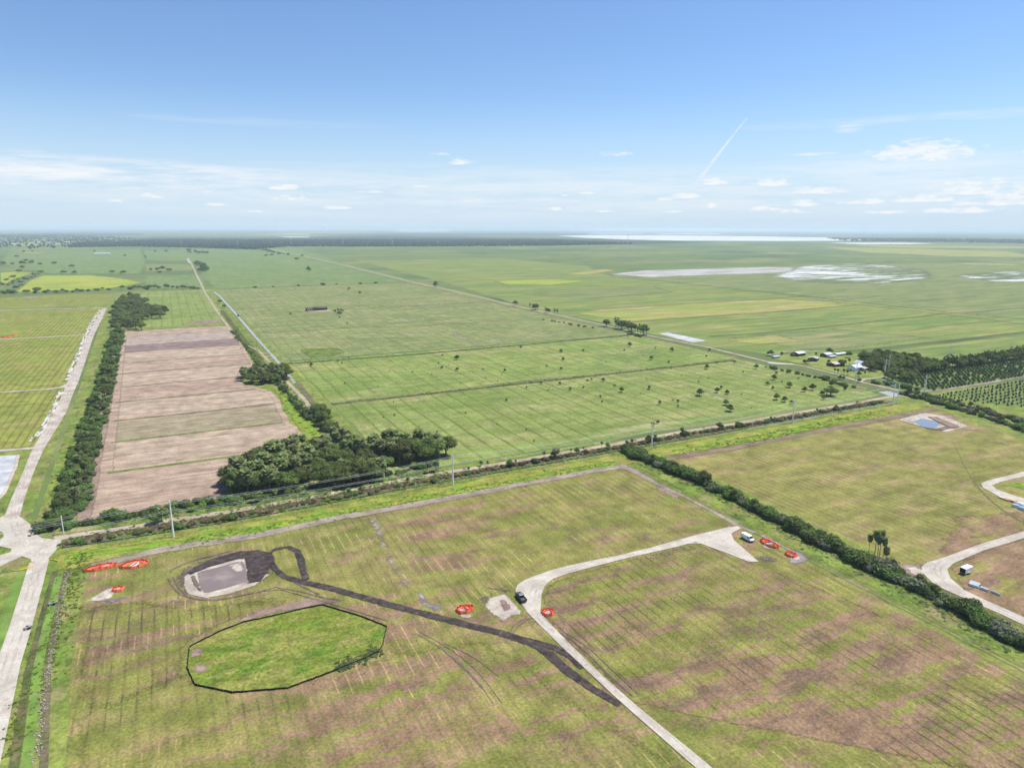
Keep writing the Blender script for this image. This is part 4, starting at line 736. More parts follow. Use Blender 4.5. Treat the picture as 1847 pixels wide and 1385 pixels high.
# vegetation along the sandy road
row([(100, 962), (180, 951), (280, 934)], 3.2, 1.2, [('lush', .4, 1.5, 0), ('shrub', .6, 2.0, 0)], 'above the sandy road at the ploughed corner', 'plants above the sandy road', 5)
row([(180, 945), (300, 925), (400, 908)], 2.6, 1.2, [('shrub', .7, 2.6, 0), ('lush', .3, 1.8, 0)], 'between ploughed field and sandy road', 'plants above the sandy road', 4)
row([(300, 934), (420, 914), (520, 896), (640, 874), (800, 846)], 3.6, 2.2, [('shrub', .55, 2.5, 0), ('lush', .35, 2.0, 0), ('gray', .1, 1.5, 0)], 'between the grove and the sandy road', 'plants below the grove', 5)
for i, (bx, by, h) in enumerate(((280, 944, 5), (292, 941, 6.5), (300, 939, 5.5), (385, 914, 4.6), (463, 905, 4.8), (470, 902, 4.2), (497, 897, 4), (553, 891, 5), (608, 880, 4), (690, 868, 4.5), (775, 853, 5.5), (787, 851, 6), (505, 893, 3.6), (880, 840, 3), (868, 841, 3.4))):
    tree('palm' if i % 4 else 'round', *W(bx, by), h, 'palm beside the sandy road, %s from the left' % nth(i) if i % 4 else 'leafy small tree beside the sandy road, %s from the left' % nth(i), 'palms beside the sandy road')
wl = [(110, 985), (250, 962), (400, 938), (550, 911), (700, 882), (862, 853)]
for (a, b), wh in zip(zip(wl, wl[1:]), ('near the junction', 'near the tall pole', 'below the grove', 'below the oak clump', 'below the palm grove')):
    row([a, b], 2.6, 1.6, [('reed', .62, 1.5, 0), ('shrub', .18, 1.7, 0), ('lush', .2, 1.3, 0)], 'on the ditch bank ' + wh, 'plants of the ditch bank')
wl = [(862, 852), (987, 830), (1112, 809), (1237, 785), (1386, 762), (1590, 726)]
for (a, b), wh in zip(zip(wl, wl[1:]), ('left of the hedgerow end', 'before the hedgerow end', 'at the middle pole', 'by the right pond', 'near the road corner')):
    row([a, b], 3.0, 1.4, [('reed', .7, 1.6, 0), ('shrub', .18, 2.2, 0), ('gray', .12, 1.5, 0)], 'on the ditch bank ' + wh, 'plants of the ditch bank')
for i, (bx, by, h) in enumerate(((630, 893, 3.5), (588, 899, 3), (651, 888, 3), (736, 872, 3.2), (845, 853, 3.4), (920, 842, 4.2), (930, 840, 3.4), (981, 828, 5), (1000, 826, 5.5), (1006, 824, 5), (1030, 820, 3.6), (1040, 818, 3.6), (1052, 816, 3.4), (1085, 810, 5), (1096, 808, 3.2), (1130, 803, 3), (1140, 801, 3.2), (1170, 798, 4.6), (1182, 796, 4.4), (1230, 785, 5.2), (1298, 774, 4.6), (1390, 759, 3), (1473, 744, 3), (1508, 738, 3), (1545, 731, 3.4))):
    tree(('palm', 'round')[i % 3 == 2], *W(bx, by), h, ('bushy palm' if i % 3 != 2 else 'small round tree') + ' on the ditch bank below the sandy road, %s from the left' % nth(i), 'trees on the ditch bank')
# canal side
row([(503, 694), (530, 724), (560, 758)], 2.6, 1.5, [('palm', .5, 4.5, 1), ('shrub', .5, 3, 0)], 'left of the canal track', 'plants left of the canal track')
row([(570, 752), (590, 772), (606, 790), (640, 812)], 3.4, 2.5, [('palm', .4, 7, 1), ('oak', .4, 7.5, 1), ('shrub', .2, 3, 0)], 'right of the canal track above the grove', 'plants right of the canal track')
for i, q in enumerate(((576, 752), (584, 757), (572, 746))): tree('oak', *W(*q), (9.5, 8.5, 7)[i], 'big dark oak at the corner of the front pasture, %s' % ('tallest of the three', 'right of the tallest', 'left of the tallest')[i], 'corner oaks')
for i, (px, py, h) in enumerate(((397, 548, 7), (405, 556, 6), (430, 572, 3.5), (512, 684, 5), (516, 690, 4.5))): tree('round' if i > 1 else 'oak', *W(px, py), h, ['dark tree leaning over the pale canal', 'second dark tree right of the one over the canal', 'small tree on the canal bank at the culvert', 'tree at the near end of the canal', 'bushy tree just below the canal end'][i])
row([(420, 598), (455, 640), (490, 684)], 7, 1.5, [('shrub', .6, 2.5, 0), ('lush', .4, 2, 0)], 'between the canal track and the ploughed strips', 'bushes by the canal track')
# scattered pasture trees: base px, base py, crown radius px
PT = [(824, 649, 4), (825, 669, 3), (797, 665, 2.2), (798, 642, 1.5), (791, 656, 1.4), (609, 653, 1.3), (617, 656, 1.3), (562, 660, 2.6), (629, 646, 1.5), (622, 693, 1.4), (744, 672, 1.4), (911, 670, 2.5), (871, 667, 1.2), (629, 523, 2), (649, 530, 2.2), (626, 585, 1.5), (524, 568, 1.7), (613, 574, 1.4), (1136, 625, 3.4), (1012, 636, 3), (1052, 634, 2), (1212, 634, 3.4), (1175, 649, 3.4), (1016, 650, 2.6), (986, 662, 2.1), (1012, 667, 2.4), (1206, 655, 2.1), (1275, 666, 3.9), (1293, 656, 2), (1325, 655, 2.4), (1364, 665, 3.5), (1280, 633, 2.2), (1088, 688, 3), (1067, 686, 2.1), (1060, 688, 2), (1010, 694, 2.8), (976, 693, 2.4), (1108, 697, 2), (1171, 701, 2.4), (1301, 701, 2.5), (1384, 695, 3), (939, 628, 2.2), (1182, 629, 1.5), (1126, 633, 1.6), (1274, 644, 1.6), (1121, 707, 4), (1029, 704, 2.8), (1171, 702, 3), (1262, 714, 6), (1293, 708, 4), (1311, 711, 3.6), (1309, 731, 4.6), (1317, 742, 5.6), (1190, 729, 3), (1223, 726, 2.6), (1223, 734, 2), (1083, 717, 2), (1086, 726, 1.8), (913, 724, 2.4), (1187, 764, 3), (1178, 768, 3), (1396, 685, 4), (1424, 699, 4.4), (1465, 704, 5), (1451, 707, 4), (1499, 697, 4), (1524, 704, 2.6), (1482, 713, 3.5), (1485, 721, 3), (1400, 721, 5), (1415, 725, 4.4), (1428, 729, 3), (1394, 702, 2.4), (1400, 675, 2.4), (557, 490, 4), (786, 518, 4.6), (1052, 700, 1.6), (950, 700, 1.3), (1340, 672, 1.4), (1410, 690, 1.3), (1440, 684, 1.4), (1260, 690, 1.5)]
rows_ = {}
for px, py, r in PT:
    x, y = W(px, py); ppm = FPX/math.hypot(x, y, H); h = max(1.6, 2*r/ppm*1.15)
    rows_.setdefault(('front' if y < 476 else 'middle' if y < 643 else 'back', 'large' if r >= 3.4 else 'middling' if r >= 2.3 else 'tiny'), []).append((px, x, y, h))
for (pad, sz), l in rows_.items():
    for i, (px, x, y, h) in enumerate(sorted(l)):
        tree('round', x, y, h, '%s lone tree in the %s pasture, %s of that size from the left' % (sz, pad, nth(i)), 'scattered pasture trees', wide=R.uniform(1.0, 1.25))
tree('oak', *W(1498, 714), 6.2, 'widest dark tree of the front pasture, spreading low', wide=1.5)
for i in range(60):
    px = R.uniform(640, 1500); py = R.uniform(655, 800) if px < 1000 else R.uniform(640, 745)
    x, y = W(px, py)
    if 330 < y < 640 and 95 < x < 470 and not (473 < y < 480): shrub('low', x, y, R.uniform(.6, 1.3), 'tiny dark bush in the open pasture grass', 'tiny pasture bushes')
for (px, py), k, h, lab in (((605, 567), 'palm', 7, 'left palm of the cluster near the barn'), ((610, 567), 'palm', 8.5, 'tallest palm of the cluster near the barn'), ((615, 566), 'palm', 7.5, 'right palm of the cluster near the barn'), ((612, 569), 'oak', 6.5, 'dark tree in front of the palm cluster near the barn'), ((619, 567), 'palm', 6.5, 'outer palm at the right of the barn cluster'), ((568, 560.5), 'oak', 6, 'dark tree right before the long barn'), ((573, 560), 'round', 5, 'small round tree before the right half of the barn')): tree(k, *W(px, py), h, lab)
# pines along the gravel road
for i, (px, py, h) in enumerate(((930, 551, 8), (956, 557, 9), (961, 558, 9), (966, 559, 9.5), (969, 560, 8), (984, 564, 8.5), (988, 565, 7.5), (1000, 567, 9), (1005, 568, 9.5), (1094, 589, 9), (1110, 591, 13.5), (1115, 592, 13), (1121, 594, 11), (1127, 595, 12), (1133, 597, 12.5), (1139, 598, 11), (1146, 600, 10), (1155, 602, 12), (1160, 604, 12.5), (1166, 605, 11), (1150, 602, 9))):
    tree('pine' if i % 3 else 'oak', *W(px, py), h*1.02, '%s beside the long gravel road, %s of its line from the left' % ('tall pine' if i % 3 else 'leafy tree', nth(i)), 'trees along the gravel road')
row([(1140, 603), (1165, 608)], 4, 1, [('shrub', 1, 2.5, 0)], 'at the foot of the roadside pines', 'bushes under the pines', -4)
row([(1386, 662), (1440, 672), (1500, 686), (1545, 700)], 3.6, 2.5, [('shrub', .6, 2.6, 0), ('reed', .4, 1.8, 0)], 'along the gravel road bank by the homestead', 'bushes on the gravel road bank', -4)
row([(990, 577), (1030, 584), (1075, 592)], 9, 3, [('reed', .5, 2, 0), ('shrub', .5, 2, 0)], 'on the gravel road bank left of the pines', 'bushes left of the pines', -5)
# homestead trees, wood behind it, windbreak and orchards
for i, (px, py, k, h) in enumerate(((1451, 656, 'round', 4), (1457, 656, 'oak', 4.5), (1463, 652, 'round', 4), (1495, 657, 'round', 4.4), (1498, 661, 'round', 3.4), (1519, 660, 'oak', 6.2), (1531, 660, 'palm', 7), (1531, 645, 'oak', 6), (1496, 638, 'oak', 6), (1472, 641, 'round', 3.4), (1389, 642, 'oak', 6), (1410, 641, 'round', 3.5), (1505, 675, 'palm', 5.2), (1511, 676, 'palm', 5.2), (1522, 676, 'palm', 5.2), (1529, 677, 'palm', 5.2), (1533, 676, 'palm', 5), (1549, 679, 'round', 4.6), (1560, 679, 'palm', 5), (1567, 678, 'palm', 4.5), (1515, 685, 'round', 4), (1521, 685, 'round', 3.2), (1550, 690, 'round', 4), (1553, 663, 'round', 4))):
    tree(k, *W(px, py), h, '%s on the homestead lawn, %s of the trees there' % ({'round': 'small round tree', 'oak': 'leafy tree', 'palm': 'short palm'}[k], nth(i)), 'homestead trees')
grove([(1552, 652), (1600, 672), (1640, 668), (1690, 662), (1640, 650), (1590, 645), (1555, 645)], 6.5, 'the wood behind the house', 'trees of the wood behind the house', [('oak', .9), ('palm', .1)], dict(oak=8.5, palm=8), 45)
grove([(1560, 668), (1590, 672), (1588, 660), (1560, 655)], 6, 'the thicket beside the white house', 'trees beside the white house', [('oak', 1)], dict(oak=7.5), 8)
grove([(1597, 686), (1640, 690), (1652, 676), (1610, 672)], 5.5, 'the clump at the orchard end', 'trees at the orchard end', [('oak', .7), ('palm', .3)], dict(oak=7, palm=6), 22)
row([(1574, 692), (1610, 698), (1650, 704)], 3.4, 2.5, [('shrub', .6, 3, 0), ('round', .4, 4, 1)], 'inside the road corner before the orchard', 'bushes at the orchard corner', 3)
for x0, x1, wh in ((556, 610, 'left of the lone pole'), (610, 680, 'behind the middle of the orchard'), (680, 790, 'at the right edge behind the orchard')):
    for off_ in (0, 4):
        for x in np.arange(x0, x1, 3.4):
            k = R.choices(['pine', 'oak', 'round'], [.45, .4, .15])[0]
            tree(k, float(x)+R.uniform(-1, 1), 357+off_+R.uniform(-1.5, 1.5), {'pine': 10.5, 'oak': 8.5, 'round': 6}[k]*R.uniform(.8, 1.2), '%s of the windbreak %s' % (GL[k], wh), 'windbreak trees')
# orchard rows run along the fields' cross direction
for r in range(9):
    y = 312 + 4.7*r
    for k in range(38):
        x = 516 + k*4.9 + R.uniform(-.4, .4) + r*.6
        if R.random() < .07: continue
        shrub('citrus', x, y+R.uniform(-.3, .3), R.uniform(2.1, 2.9), 'dark citrus tree in orchard row %s from the track' % nth(r), 'orchard citrus trees', cat='fruit tree', wide=1.12)
for r in range(9):
    y = 254 + r*5.6
    for k in range(26):
        x = 496 + k*5.2
        if x > 540+(y-250)*1.93 or x < 496+(283-y)*.75: continue
        shrub('citrus', x+R.uniform(-.5, .5), y+R.uniform(-.5, .5), R.uniform(1.4, 2.2), 'young fruit tree in the open orchard, row %s from the hedge' % nth(r), 'young orchard trees', name='young_fruit_tree', cat='fruit tree')
for (a, b), wh in zip((((1640, 712), (1700, 728)), ((1700, 728), (1770, 748)), ((1770, 748), (1900, 790))), ('by the road corner', 'behind the blue pond', 'far right of the blue pond')):
    row([a, b], 2.6, 2, [('shrub', .45, 2.6, 0), ('gray', .45, 2.4, 0), ('round', .1, 4, 1)], 'of the roadside hedge ' + wh, 'roadside hedge bushes', -3)
    row([a, b], 2.8, 3, [('shrub', .4, 2.6, 0), ('gray', .45, 2.6, 0), ('round', .15, 3.6, 1)], 'of the young orchard hedge ' + wh, 'young orchard hedge bushes', 10)
# far left country: hedges, single trees
row([(0, 530), (60, 529), (130, 527), (205, 523)], 9, 5, [('oak', .4, 7, 1), ('shrub', .6, 5, 0)], 'in the hedge before the bright paddock', 'hedge before the bright paddock')
row([(225, 522), (290, 522), (365, 521)], 10, 6, [('oak', .7, 9, 1), ('shrub', .3, 5, 0)], 'in the hedge beyond the far wood', 'hedge beyond the far wood')
row([(5, 520), (30, 505), (55, 495)], 22, 25, [('oak', .4, 6, 1), ('gray', .6, 5, 0)], 'in the scrub left of the bright paddock', 'scrub left of the paddock')
row([(5, 479), (40, 478), (70, 476)], 22, 20, [('oak', 1, 13, 1)], 'in the tree clump at the far left edge', 'far left clump')
row([(275, 489), (292, 489), (310, 488)], 14, 4, [('oak', 1, 9, 1)], 'in the short row on the far brown field', 'short far row'); row([(356, 475), (364, 485), (370, 492)], 24, 12, [('oak', 1, 11, 1)], 'in the row beside the far canal', 'far canal row')
row([(345, 455), (355, 457), (366, 459)], 25, 40, [('oak', 1, 13, 1)], 'in the far dark clump past the canal', 'far dark clump')
for i, (px, py) in enumerate(((43, 456), (58, 455), (30, 465), (48, 473), (72, 479), (98, 478), (130, 484), (35, 492), (74, 494), (135, 495), (203, 494), (222, 495), (262, 465), (305, 490), (40, 485), (115, 494), (288, 494), (480, 463), (535, 470), (545, 463), (300, 455), (280, 455), (225, 463), (170, 455), (490, 462))):
    tree('oak', *W(px, py), R.uniform(8, 12), 'dark far tree in the left distance, %s from the nearest' % nth(i), 'far trees at the left', wide=1.3)
row([(395, 449), (440, 451), (470, 451), (500, 458), (520, 461)], 30, 20, [('oak', 1, 10, 1)], 'along the far end of the gravel road', 'far gravel road trees')
row([(462, 519), (560, 515), (700, 511)], 42, 3, [('shrub', 1, 4, 0)], 'on the ditch at the back of the pasture', 'bushes on the back ditch')
plant_all()
# --- plants nobody could count
def clumps(name, poly_or_pts, n, size, mat, label, high=.55, tip=False):
    V = []; F = []; T = []; pts = poly_or_pts
    for _ in range(n):
        x, y = pts() ; s = size*RN.uniform(.5, 1.4); t0 = RN.random()
        for k in range(7):
            a = RN.uniform(0, 6.28); r = s*RN.uniform(.1, .9); b = RN.uniform(0, 6.28); w = s*RN.uniform(.35, .7); z = s*high*RN.uniform(.35, 1.0)*(1-r/s*.5); i = len(V)
            cx, cy = x+math.cos(a)*r, y+math.sin(a)*r; dx, dy = math.cos(b)*w, math.sin(b)*w; ti = RN.uniform(-.3, .3)*w
            V += [(cx-dx, cy-dy, z-ti), (cx+dy*.7, cy-dx*.7, z*.6), (cx+dx, cy+dy, z+ti), (cx-dy*.7, cy+dx*.7, z*.7)]; F.append((i, i+1, i+2, i+3)); T.append(min(1, max(0, t0+RN.uniform(-.2, .2))))
    o = link(name, leafmesh(name, (V, F, T), mat), None); setting(o, 'stuff', label); o['category'] = 'ground cover'; return o
def inline(line, wid, bias=0.0):
    P_ = WS(line) if not isinstance(line, tuple) else list(line); L_ = [math.hypot(b[0]-a[0], b[1]-a[1]) for a, b in zip(P_, P_[1:])]; tot = sum(L_)
    def f():
        t = R.uniform(0, tot)
        for (a, b), l in zip(zip(P_, P_[1:]), L_):
            if t <= l: break
            t -= l
        o = R.gauss(bias, wid/2.2); return a[0]+(b[0]-a[0])*t/l-(b[1]-a[1])/l*o, a[1]+(b[1]-a[1])*t/l+(b[0]-a[0])/l*o
    return f
def inpoly(poly):
    P_ = WS(poly); xs = [p[0] for p in P_]; ys_ = [p[1] for p in P_]
    def f():
        while True:
            p = (R.uniform(min(xs), max(xs)), R.uniform(min(ys_), max(ys_)))
            if inside(p, P_): return p
    return f
clumps('tall_weeds', inline([(300, 984), (462, 957), (625, 924), (740, 902), (862, 881), (987, 858), (1110, 836)], 6), 650, .6, L_lush, 'rank bright green weeds along the grey dirt track')
clumps('tall_weeds', inline([(1215, 818), (1386, 786), (1511, 759), (1600, 743)], 7), 420, .7, L_lush, 'rank bright green weeds above the olive field')
clumps('tall_weeds', inline([(100, 990), (300, 960), (550, 915), (862, 862), (1110, 818)], 13), 260, .5, L_lush, 'loose weeds over the yellow green strip below the ditch')
clumps('reeds', inline([(118, 974), (250, 955), (400, 931), (700, 877), (1112, 806), (1461, 746), (1585, 723)], 5, -1), 2600, .8, L_dry, 'dry brown reeds along the ditch under the sandy road')
clumps('ditch_weeds', inline(tuple(off(r2, -9.6)), 3.0), 1500, .6, L_shrub, 'green weeds leaning over the dark ditch below the sandy road')
clumps('undergrowth', inline([(180, 945), (300, 925), (400, 912), (520, 898), (640, 876), (800, 848)], 9), 1100, .9, L_shrub, 'low green undergrowth above the sandy road')
clumps('wetland_tufts', inpoly([(345, 1195), (350, 1165), (440, 1126), (582, 1094), (690, 1132), (680, 1174), (600, 1205), (450, 1235)]), 800, .5, L_lush, 'tufts of bright marsh grass inside the black fence', .4)
clumps('wetland_tufts', inline([(607, 1205), (657, 1186), (684, 1172)], 2.5), 160, .7, L_shrub, 'darker tufts along the lower run of the black fence')
clumps('bank_weeds', inline([(-60, 1385), (20, 1211), (60, 1110), (95, 1030), (120, 1000)], 5, -7), 700, .5, L_lush, 'rough weeds beside the road at the left edge')
clumps('bank_weeds', inline([(45, 985), (60, 900), (90, 820), (120, 760), (150, 690), (195, 580)], 7, -9), 900, .6, L_lush, 'rough weeds beside the white road')
clumps('bank_weeds', inline([(400, 562), (470, 640), (540, 720), (605, 800)], 12), 900, .9, L_lush, 'rough weeds beside the canal')
clumps('hedge_foot', inline([(1128, 818), (1262, 874), (1412, 950), (1600, 1044), (1847, 1175)], 7), 1500, .6, L_shrub, 'weeds at the foot of the diagonal hedgerow')
for nm, p in (('mid', [(597, 729), (862, 700), (1324, 649.5)]), ('low', [(514, 656), (740, 640), (1134, 605)])): clumps('ditch_weeds', inline(p, 3), 700, .9, L_shrub, 'dark weeds filling the ditch across the pasture' + (' at the middle' if nm == 'mid' else ' at the back'))
# forest far off: thousands of crowns merged into one mass
def farwood(name, polys, n, hmin, hmax, label):
    V = []; F = []; T = []; ico = bmesh.new(); bmesh.ops.create_icosphere(ico, subdivisions=1, radius=1); iv = [np.array(v.co) for v in ico.verts]; jf = [[v.index for v in f.verts] for f in ico.faces]; ico.free()
    P_ = [WS(p) for p in polys]; per = n//len(P_)
    for poly in P_:
        xs = [p[0] for p in poly]; ys_ = [p[1] for p in poly]; c = 0; g_ = 0
        while c < per and g_ < per*30:
            g_ += 1; x, y = R.uniform(min(xs), max(xs)), R.uniform(min(ys_), max(ys_))
            if not inside((x, y), poly) or (vnoise(x/170, 3)+vnoise(y/230, 8)) < .5: continue
            h = R.uniform(hmin, hmax); r = h*R.uniform(.5, .95); k = len(V); V += [np.array((x, y, h*.5))+v*np.array((r, r, h*.55))*R.uniform(.8, 1.15) for v in iv]
            F += [tuple(k+a for a in f) for f in jf]; t = R.random(); T += [t]*len(jf); c += 1
    o = link(name, leafmesh(name, (V, F, T), L_far), None); setting(o, 'stuff', label); o['category'] = 'forest'
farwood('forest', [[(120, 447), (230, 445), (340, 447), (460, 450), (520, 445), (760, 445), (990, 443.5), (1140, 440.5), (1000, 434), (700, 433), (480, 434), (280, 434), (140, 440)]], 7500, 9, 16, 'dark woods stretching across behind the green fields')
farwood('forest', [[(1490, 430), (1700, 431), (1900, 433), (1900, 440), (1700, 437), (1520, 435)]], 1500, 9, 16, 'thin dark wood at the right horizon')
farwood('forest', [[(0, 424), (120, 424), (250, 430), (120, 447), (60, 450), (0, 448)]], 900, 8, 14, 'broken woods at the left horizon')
# ================================================================== THINGS PEOPLE BUILT
M_conc = plain('concrete', (.78, .77, .75), .8, 0, .2, .1, 1.0)
M_wire = plain('cable', (.66, .67, .68), .5, .3, .4)
M_steel = plain('galvanised steel', (.42, .44, .46), .5, .2, .4)
M_wood = plain('weathered wood', (.30, .26, .22), .9, 0, .1)
M_white = plain('white paint', (.78, .78, .77), .35, 0, .5, .04)
M_navy = plain('dark blue paint', (.028, .034, .055), .3, 0, .5, .06)
M_glass = plain('car glass', (.02, .025, .03), .08, 0, .6, .05)
M_cabglass = plain('pale car glass', (.16, .19, .21), .12, 0, .6, .05)
M_rub = plain('rubber', (.02, .02, .02), .9, 0, .1)
M_rim = plain('rim', (.30, .30, .31), .4, .6, .4)
M_blk = plain('black fabric', (.018, .018, .019), .8, 0, .15, .3)
M_lamp = plain('lamp glass', (.55, .52, .46), .2, 0, .5)
M_red = plain('tail lamp', (.35, .03, .02), .3, 0, .5)
M_bedm = plain('truck bed lining', (.10, .085, .10), .8, 0, .2)
M_orange = plain('orange safety mesh', (.78, .15, .075), .75, 0, .15, .15, .8)
M_yellow = plain('yellow float', (.65, .42, .03), .6, 0, .3)
M_pvc = plain('pale blue pipe', (.46, .53, .55), .5, 0, .3, .12)
M_pvc2 = plain('blue pipe', (.28, .42, .52), .5, 0, .3, .12)
M_timber = plain('fresh timber', (.55, .36, .22), .8, 0, .2, .2)
M_timber2 = plain('pale timber', (.55, .46, .38), .8, 0, .2, .2)
M_roofw = plain('white metal roof', (.46, .49, .52), .45, .1, .4, .08, 2)
M_roofb = plain('tan roof', (.42, .33, .28), .7, 0, .2, .12, 2)
M_roofg = plain('grey roof', (.32, .31, .32), .7, 0, .2, .15, 2)
M_roofd = plain('dark rusted roof', (.09, .065, .06), .8, 0, .2, .2, 2)
M_wall = plain('pale siding', (.52, .52, .50), .8, 0, .2, .08)
M_dkwall = plain('dark timber wall', (.12, .10, .085), .9, 0, .1, .2)  # dark brown wall colour, the same on every side
M_rock = plain('limestone rock', (.30, .28, .25), .9, 0, .1, .25, .5)

# --- transmission poles and their wires
def power_pole(px, py, label, h=15.4, tilt=0.0):
    x, y = W(px, py); t = thing('power_pole', label, 'pole', (x, y, 0), 0, 'concrete transmission poles'); t.rotation_euler = (0, tilt, 0)
    b = BM(); tube(b, [(0, 0, -.5), (0, 0, h*.5), (0, 0, h)], [.42, .33, .23], 10); obj('shaft', b, M_conc, t, smooth=False)
    for k, (z, s) in enumerate(((h-.5, -1), (h-2.2, 1), (h-3.9, -1), (h-5.6, 1))):
        b = BM(); tube(b, [(0, .18*s, z), (0, .75*s, z+.15), (0, 1.35*s, z+.2)], [.07, .06, .05], 6); tube(b, [(0, .9*s, z+.12), (0, 1.45*s, z+.2)], [.12, .12], 8); obj('insulator_arm', b, M_steel, t)
    return (x, y, h)
PP = [power_pole(*q) for q in ((313, 968, 'tall pale concrete pole below the ploughed field, leftmost along the sandy road'), (817, 874.5, 'tall pale concrete pole before the palm grove carrying wires'), (1175, 811, 'pale concrete pole by the far end of the hedgerow'), (1429, 764, 'pale concrete pole in the bright weeds above the olive field'), (1610, 731, 'left pole of the close pair at the road corner'), (1618, 728.5, 'right pole of the close pair at the road corner'), (1667, 713, 'pale concrete pole beside the orchard track'), (1543, 686, 'pale pole in front of the white house'), (1595, 681, 'left pole of the two before the homestead wood'), (1602, 672, 'right pole of the two before the homestead wood'), (1711, 651, 'lone pale pole behind the orchard windbreak'))]
P0 = (PP[0][0]-120, PP[0][1], 15.4)
def wire(a, b, zo, s, label, sag=1.6):
    pts = []
    for k in range(25):
        t = k/24; pts.append((a[0]+(b[0]-a[0])*t, a[1]+(b[1]-a[1])*t+1.4*s, a[2]-zo+.2+(b[2]-a[2])*t-sag*4*t*(1-t)))
    return pts
for k, (zo, s) in enumerate(((.5, -1), (2.2, 1), (3.9, -1), (5.6, 1))):
    bm = BM(); run = [P0] + PP[:5]; pts = []
    for a, b in zip(run, run[1:]): pts += wire(a, b, zo, s, '')[:-1]
    pts.append(wire(run[-2], run[-1], zo, s, '')[-1]); tube(bm, pts, .036, 5)
    tag(obj('power_line', bm, M_wire), '%s wire of the pole line along the sandy road' % ('topmost', 'second from top', 'third from top', 'lowest')[k], 'power line', 'wires along the sandy road')
for k, (zo, s) in enumerate(((.5, -1), (2.2, 1), (3.9, -1))):
    bm = BM(); run = [PP[5], PP[7]]; tube(bm, [p for a, b in zip(run, run[1:]) for p in wire(a, b, zo, s, '', 1)], .036, 5)
    tag(obj('power_line', bm, M_wire), '%s wire from the road corner to the white house' % ('topmost', 'middle', 'lowest')[k], 'power line', 'wires to the house')
# small utility pole at the junction
x, y = W(115, 962); t = thing('utility_pole', 'short white utility pole with crossarm by the road junction', 'pole', (x, y, 0))
b = BM(); tube(b, [(0, 0, -.3), (0, 0, 7.6)], [.19, .14], 8); obj('shaft', b, M_conc, t)
b = BM(); box(b, -.09, .09, -1.3, 1.3, 6.6, 6.78); obj('crossarm', b, M_wood, t)
for s in (-1.15, -.4, .4, 1.15):
    b = BM(); tube(b, [(0, s, 6.78), (0, s, 7.02)], [.07, .05], 6); obj('insulator', b, M_white, t)
for k, s in enumerate((-1.15, 1.15)):
    bm = BM(); tube(bm, [(x-90+95*q/20, y+s-14+14*q/20 if q < 20 else y+s, 7.0-1.2*4*(q/20)*(1-q/20)) for q in range(21)], .02, 4)
    tag(obj('service_wire', bm, M_wire), '%s thin wire running left from the short utility pole' % ('nearer', 'farther')[k], 'wire', 'thin service wires')
# --- pylons on the horizon
pyl = None
for i, (px, py) in enumerate(((209, 440.5), (327, 445), (429, 446), (525, 443), (619, 442), (708, 443.5), (789, 443), (1133, 434))):
    x, y = W(px, py); hh = 40 if i < 7 else 60; lab = 'far lattice pylon before the horizon woods, %s from the left' % nth(i)
    t = thing('pylon', lab, 'pylon', (x, y, 0), .5, 'pylons on the horizon')
    if pyl is None:
        parts = []
        for s in (-4.5, 4.5):
            b = BM(); tube(b, [(0, s, 0), (0, s, 40)], [.9, .6], 6); parts.append(obj('leg', b, M_steel, t))
        b = BM(); box(b, -.5, .5, -9.5, 9.5, 34, 35.2); parts.append(obj('crossarm', b, M_steel, t))
        b = BM(); tube(b, [(0, -4.5, 20), (0, 4.5, 33)], .35, 5); tube(b, [(0, 4.5, 20), (0, -4.5, 33)], .35, 5); parts.append(obj('brace', b, M_steel, t)); pyl = parts
    else:
        for q in pyl:
            c = q.copy(); C.objects.link(c); c.parent = t
    t.scale = (hh/40,)*3
# --- vehicles
def wheel(par, x, y, r=.36, w=.26):
    b = BM(); tube(b, [(x, y-w/2, r), (x, y-w*.3, r), (x, y+w*.3, r), (x, y+w/2, r)], [r*.9, r, r, r*.9], 16); o = obj('wheel', b, M_rub, par)
    s = 1 if y > 0 else -1
    b = BM(); tube(b, [(x, y+s*w*.48, r), (x, y+s*w*.54, r)], r*.58, 12); obj('rim', b, M_rim, o)
def px_dir(a, b): p, q = W(*a), W(*b); return math.atan2(q[1]-p[1], q[0]-p[0])
# pickup: nose towards the far bend, bed towards the camera
x, y = W(939.6, 1080.5); t = thing('pickup_truck', 'dark blue pickup truck parked on the limestone road bend', 'pickup truck', (x, y, ZROAD+.02), px_dir((945, 1087), (934.5, 1074)))
b = BM(); prism(b, [(-2.9, .42), (2.75, .42), (2.9, .62), (2.88, .98), (2.7, 1.08), (1.35, 1.16), (1.3, 1.02), (-.78, 1.02), (-.78, .72), (-2.9, .72)], -1.0, 1.0)
obj('body', b, M_navy, t, .05)
b = BM(); prism(b, [(1.3, 1.12), (.62, 1.78), (.45, 1.84), (-.55, 1.84), (-.72, 1.74), (-.8, 1.12)], -.86, .86); obj('cab', b, M_navy, t, .06)
b = BM(); prism(b, [(1.28, 1.17), (.70, 1.74), (.73, 1.76), (1.32, 1.19)], -.76, .76); obj('windshield', b, M_cabglass, t)
b = BM(); prism(b, [(-.77, 1.2), (-.69, 1.72), (-.72, 1.73), (-.81, 1.2)], -.7, .7); obj('rear_window', b, M_glass, t)
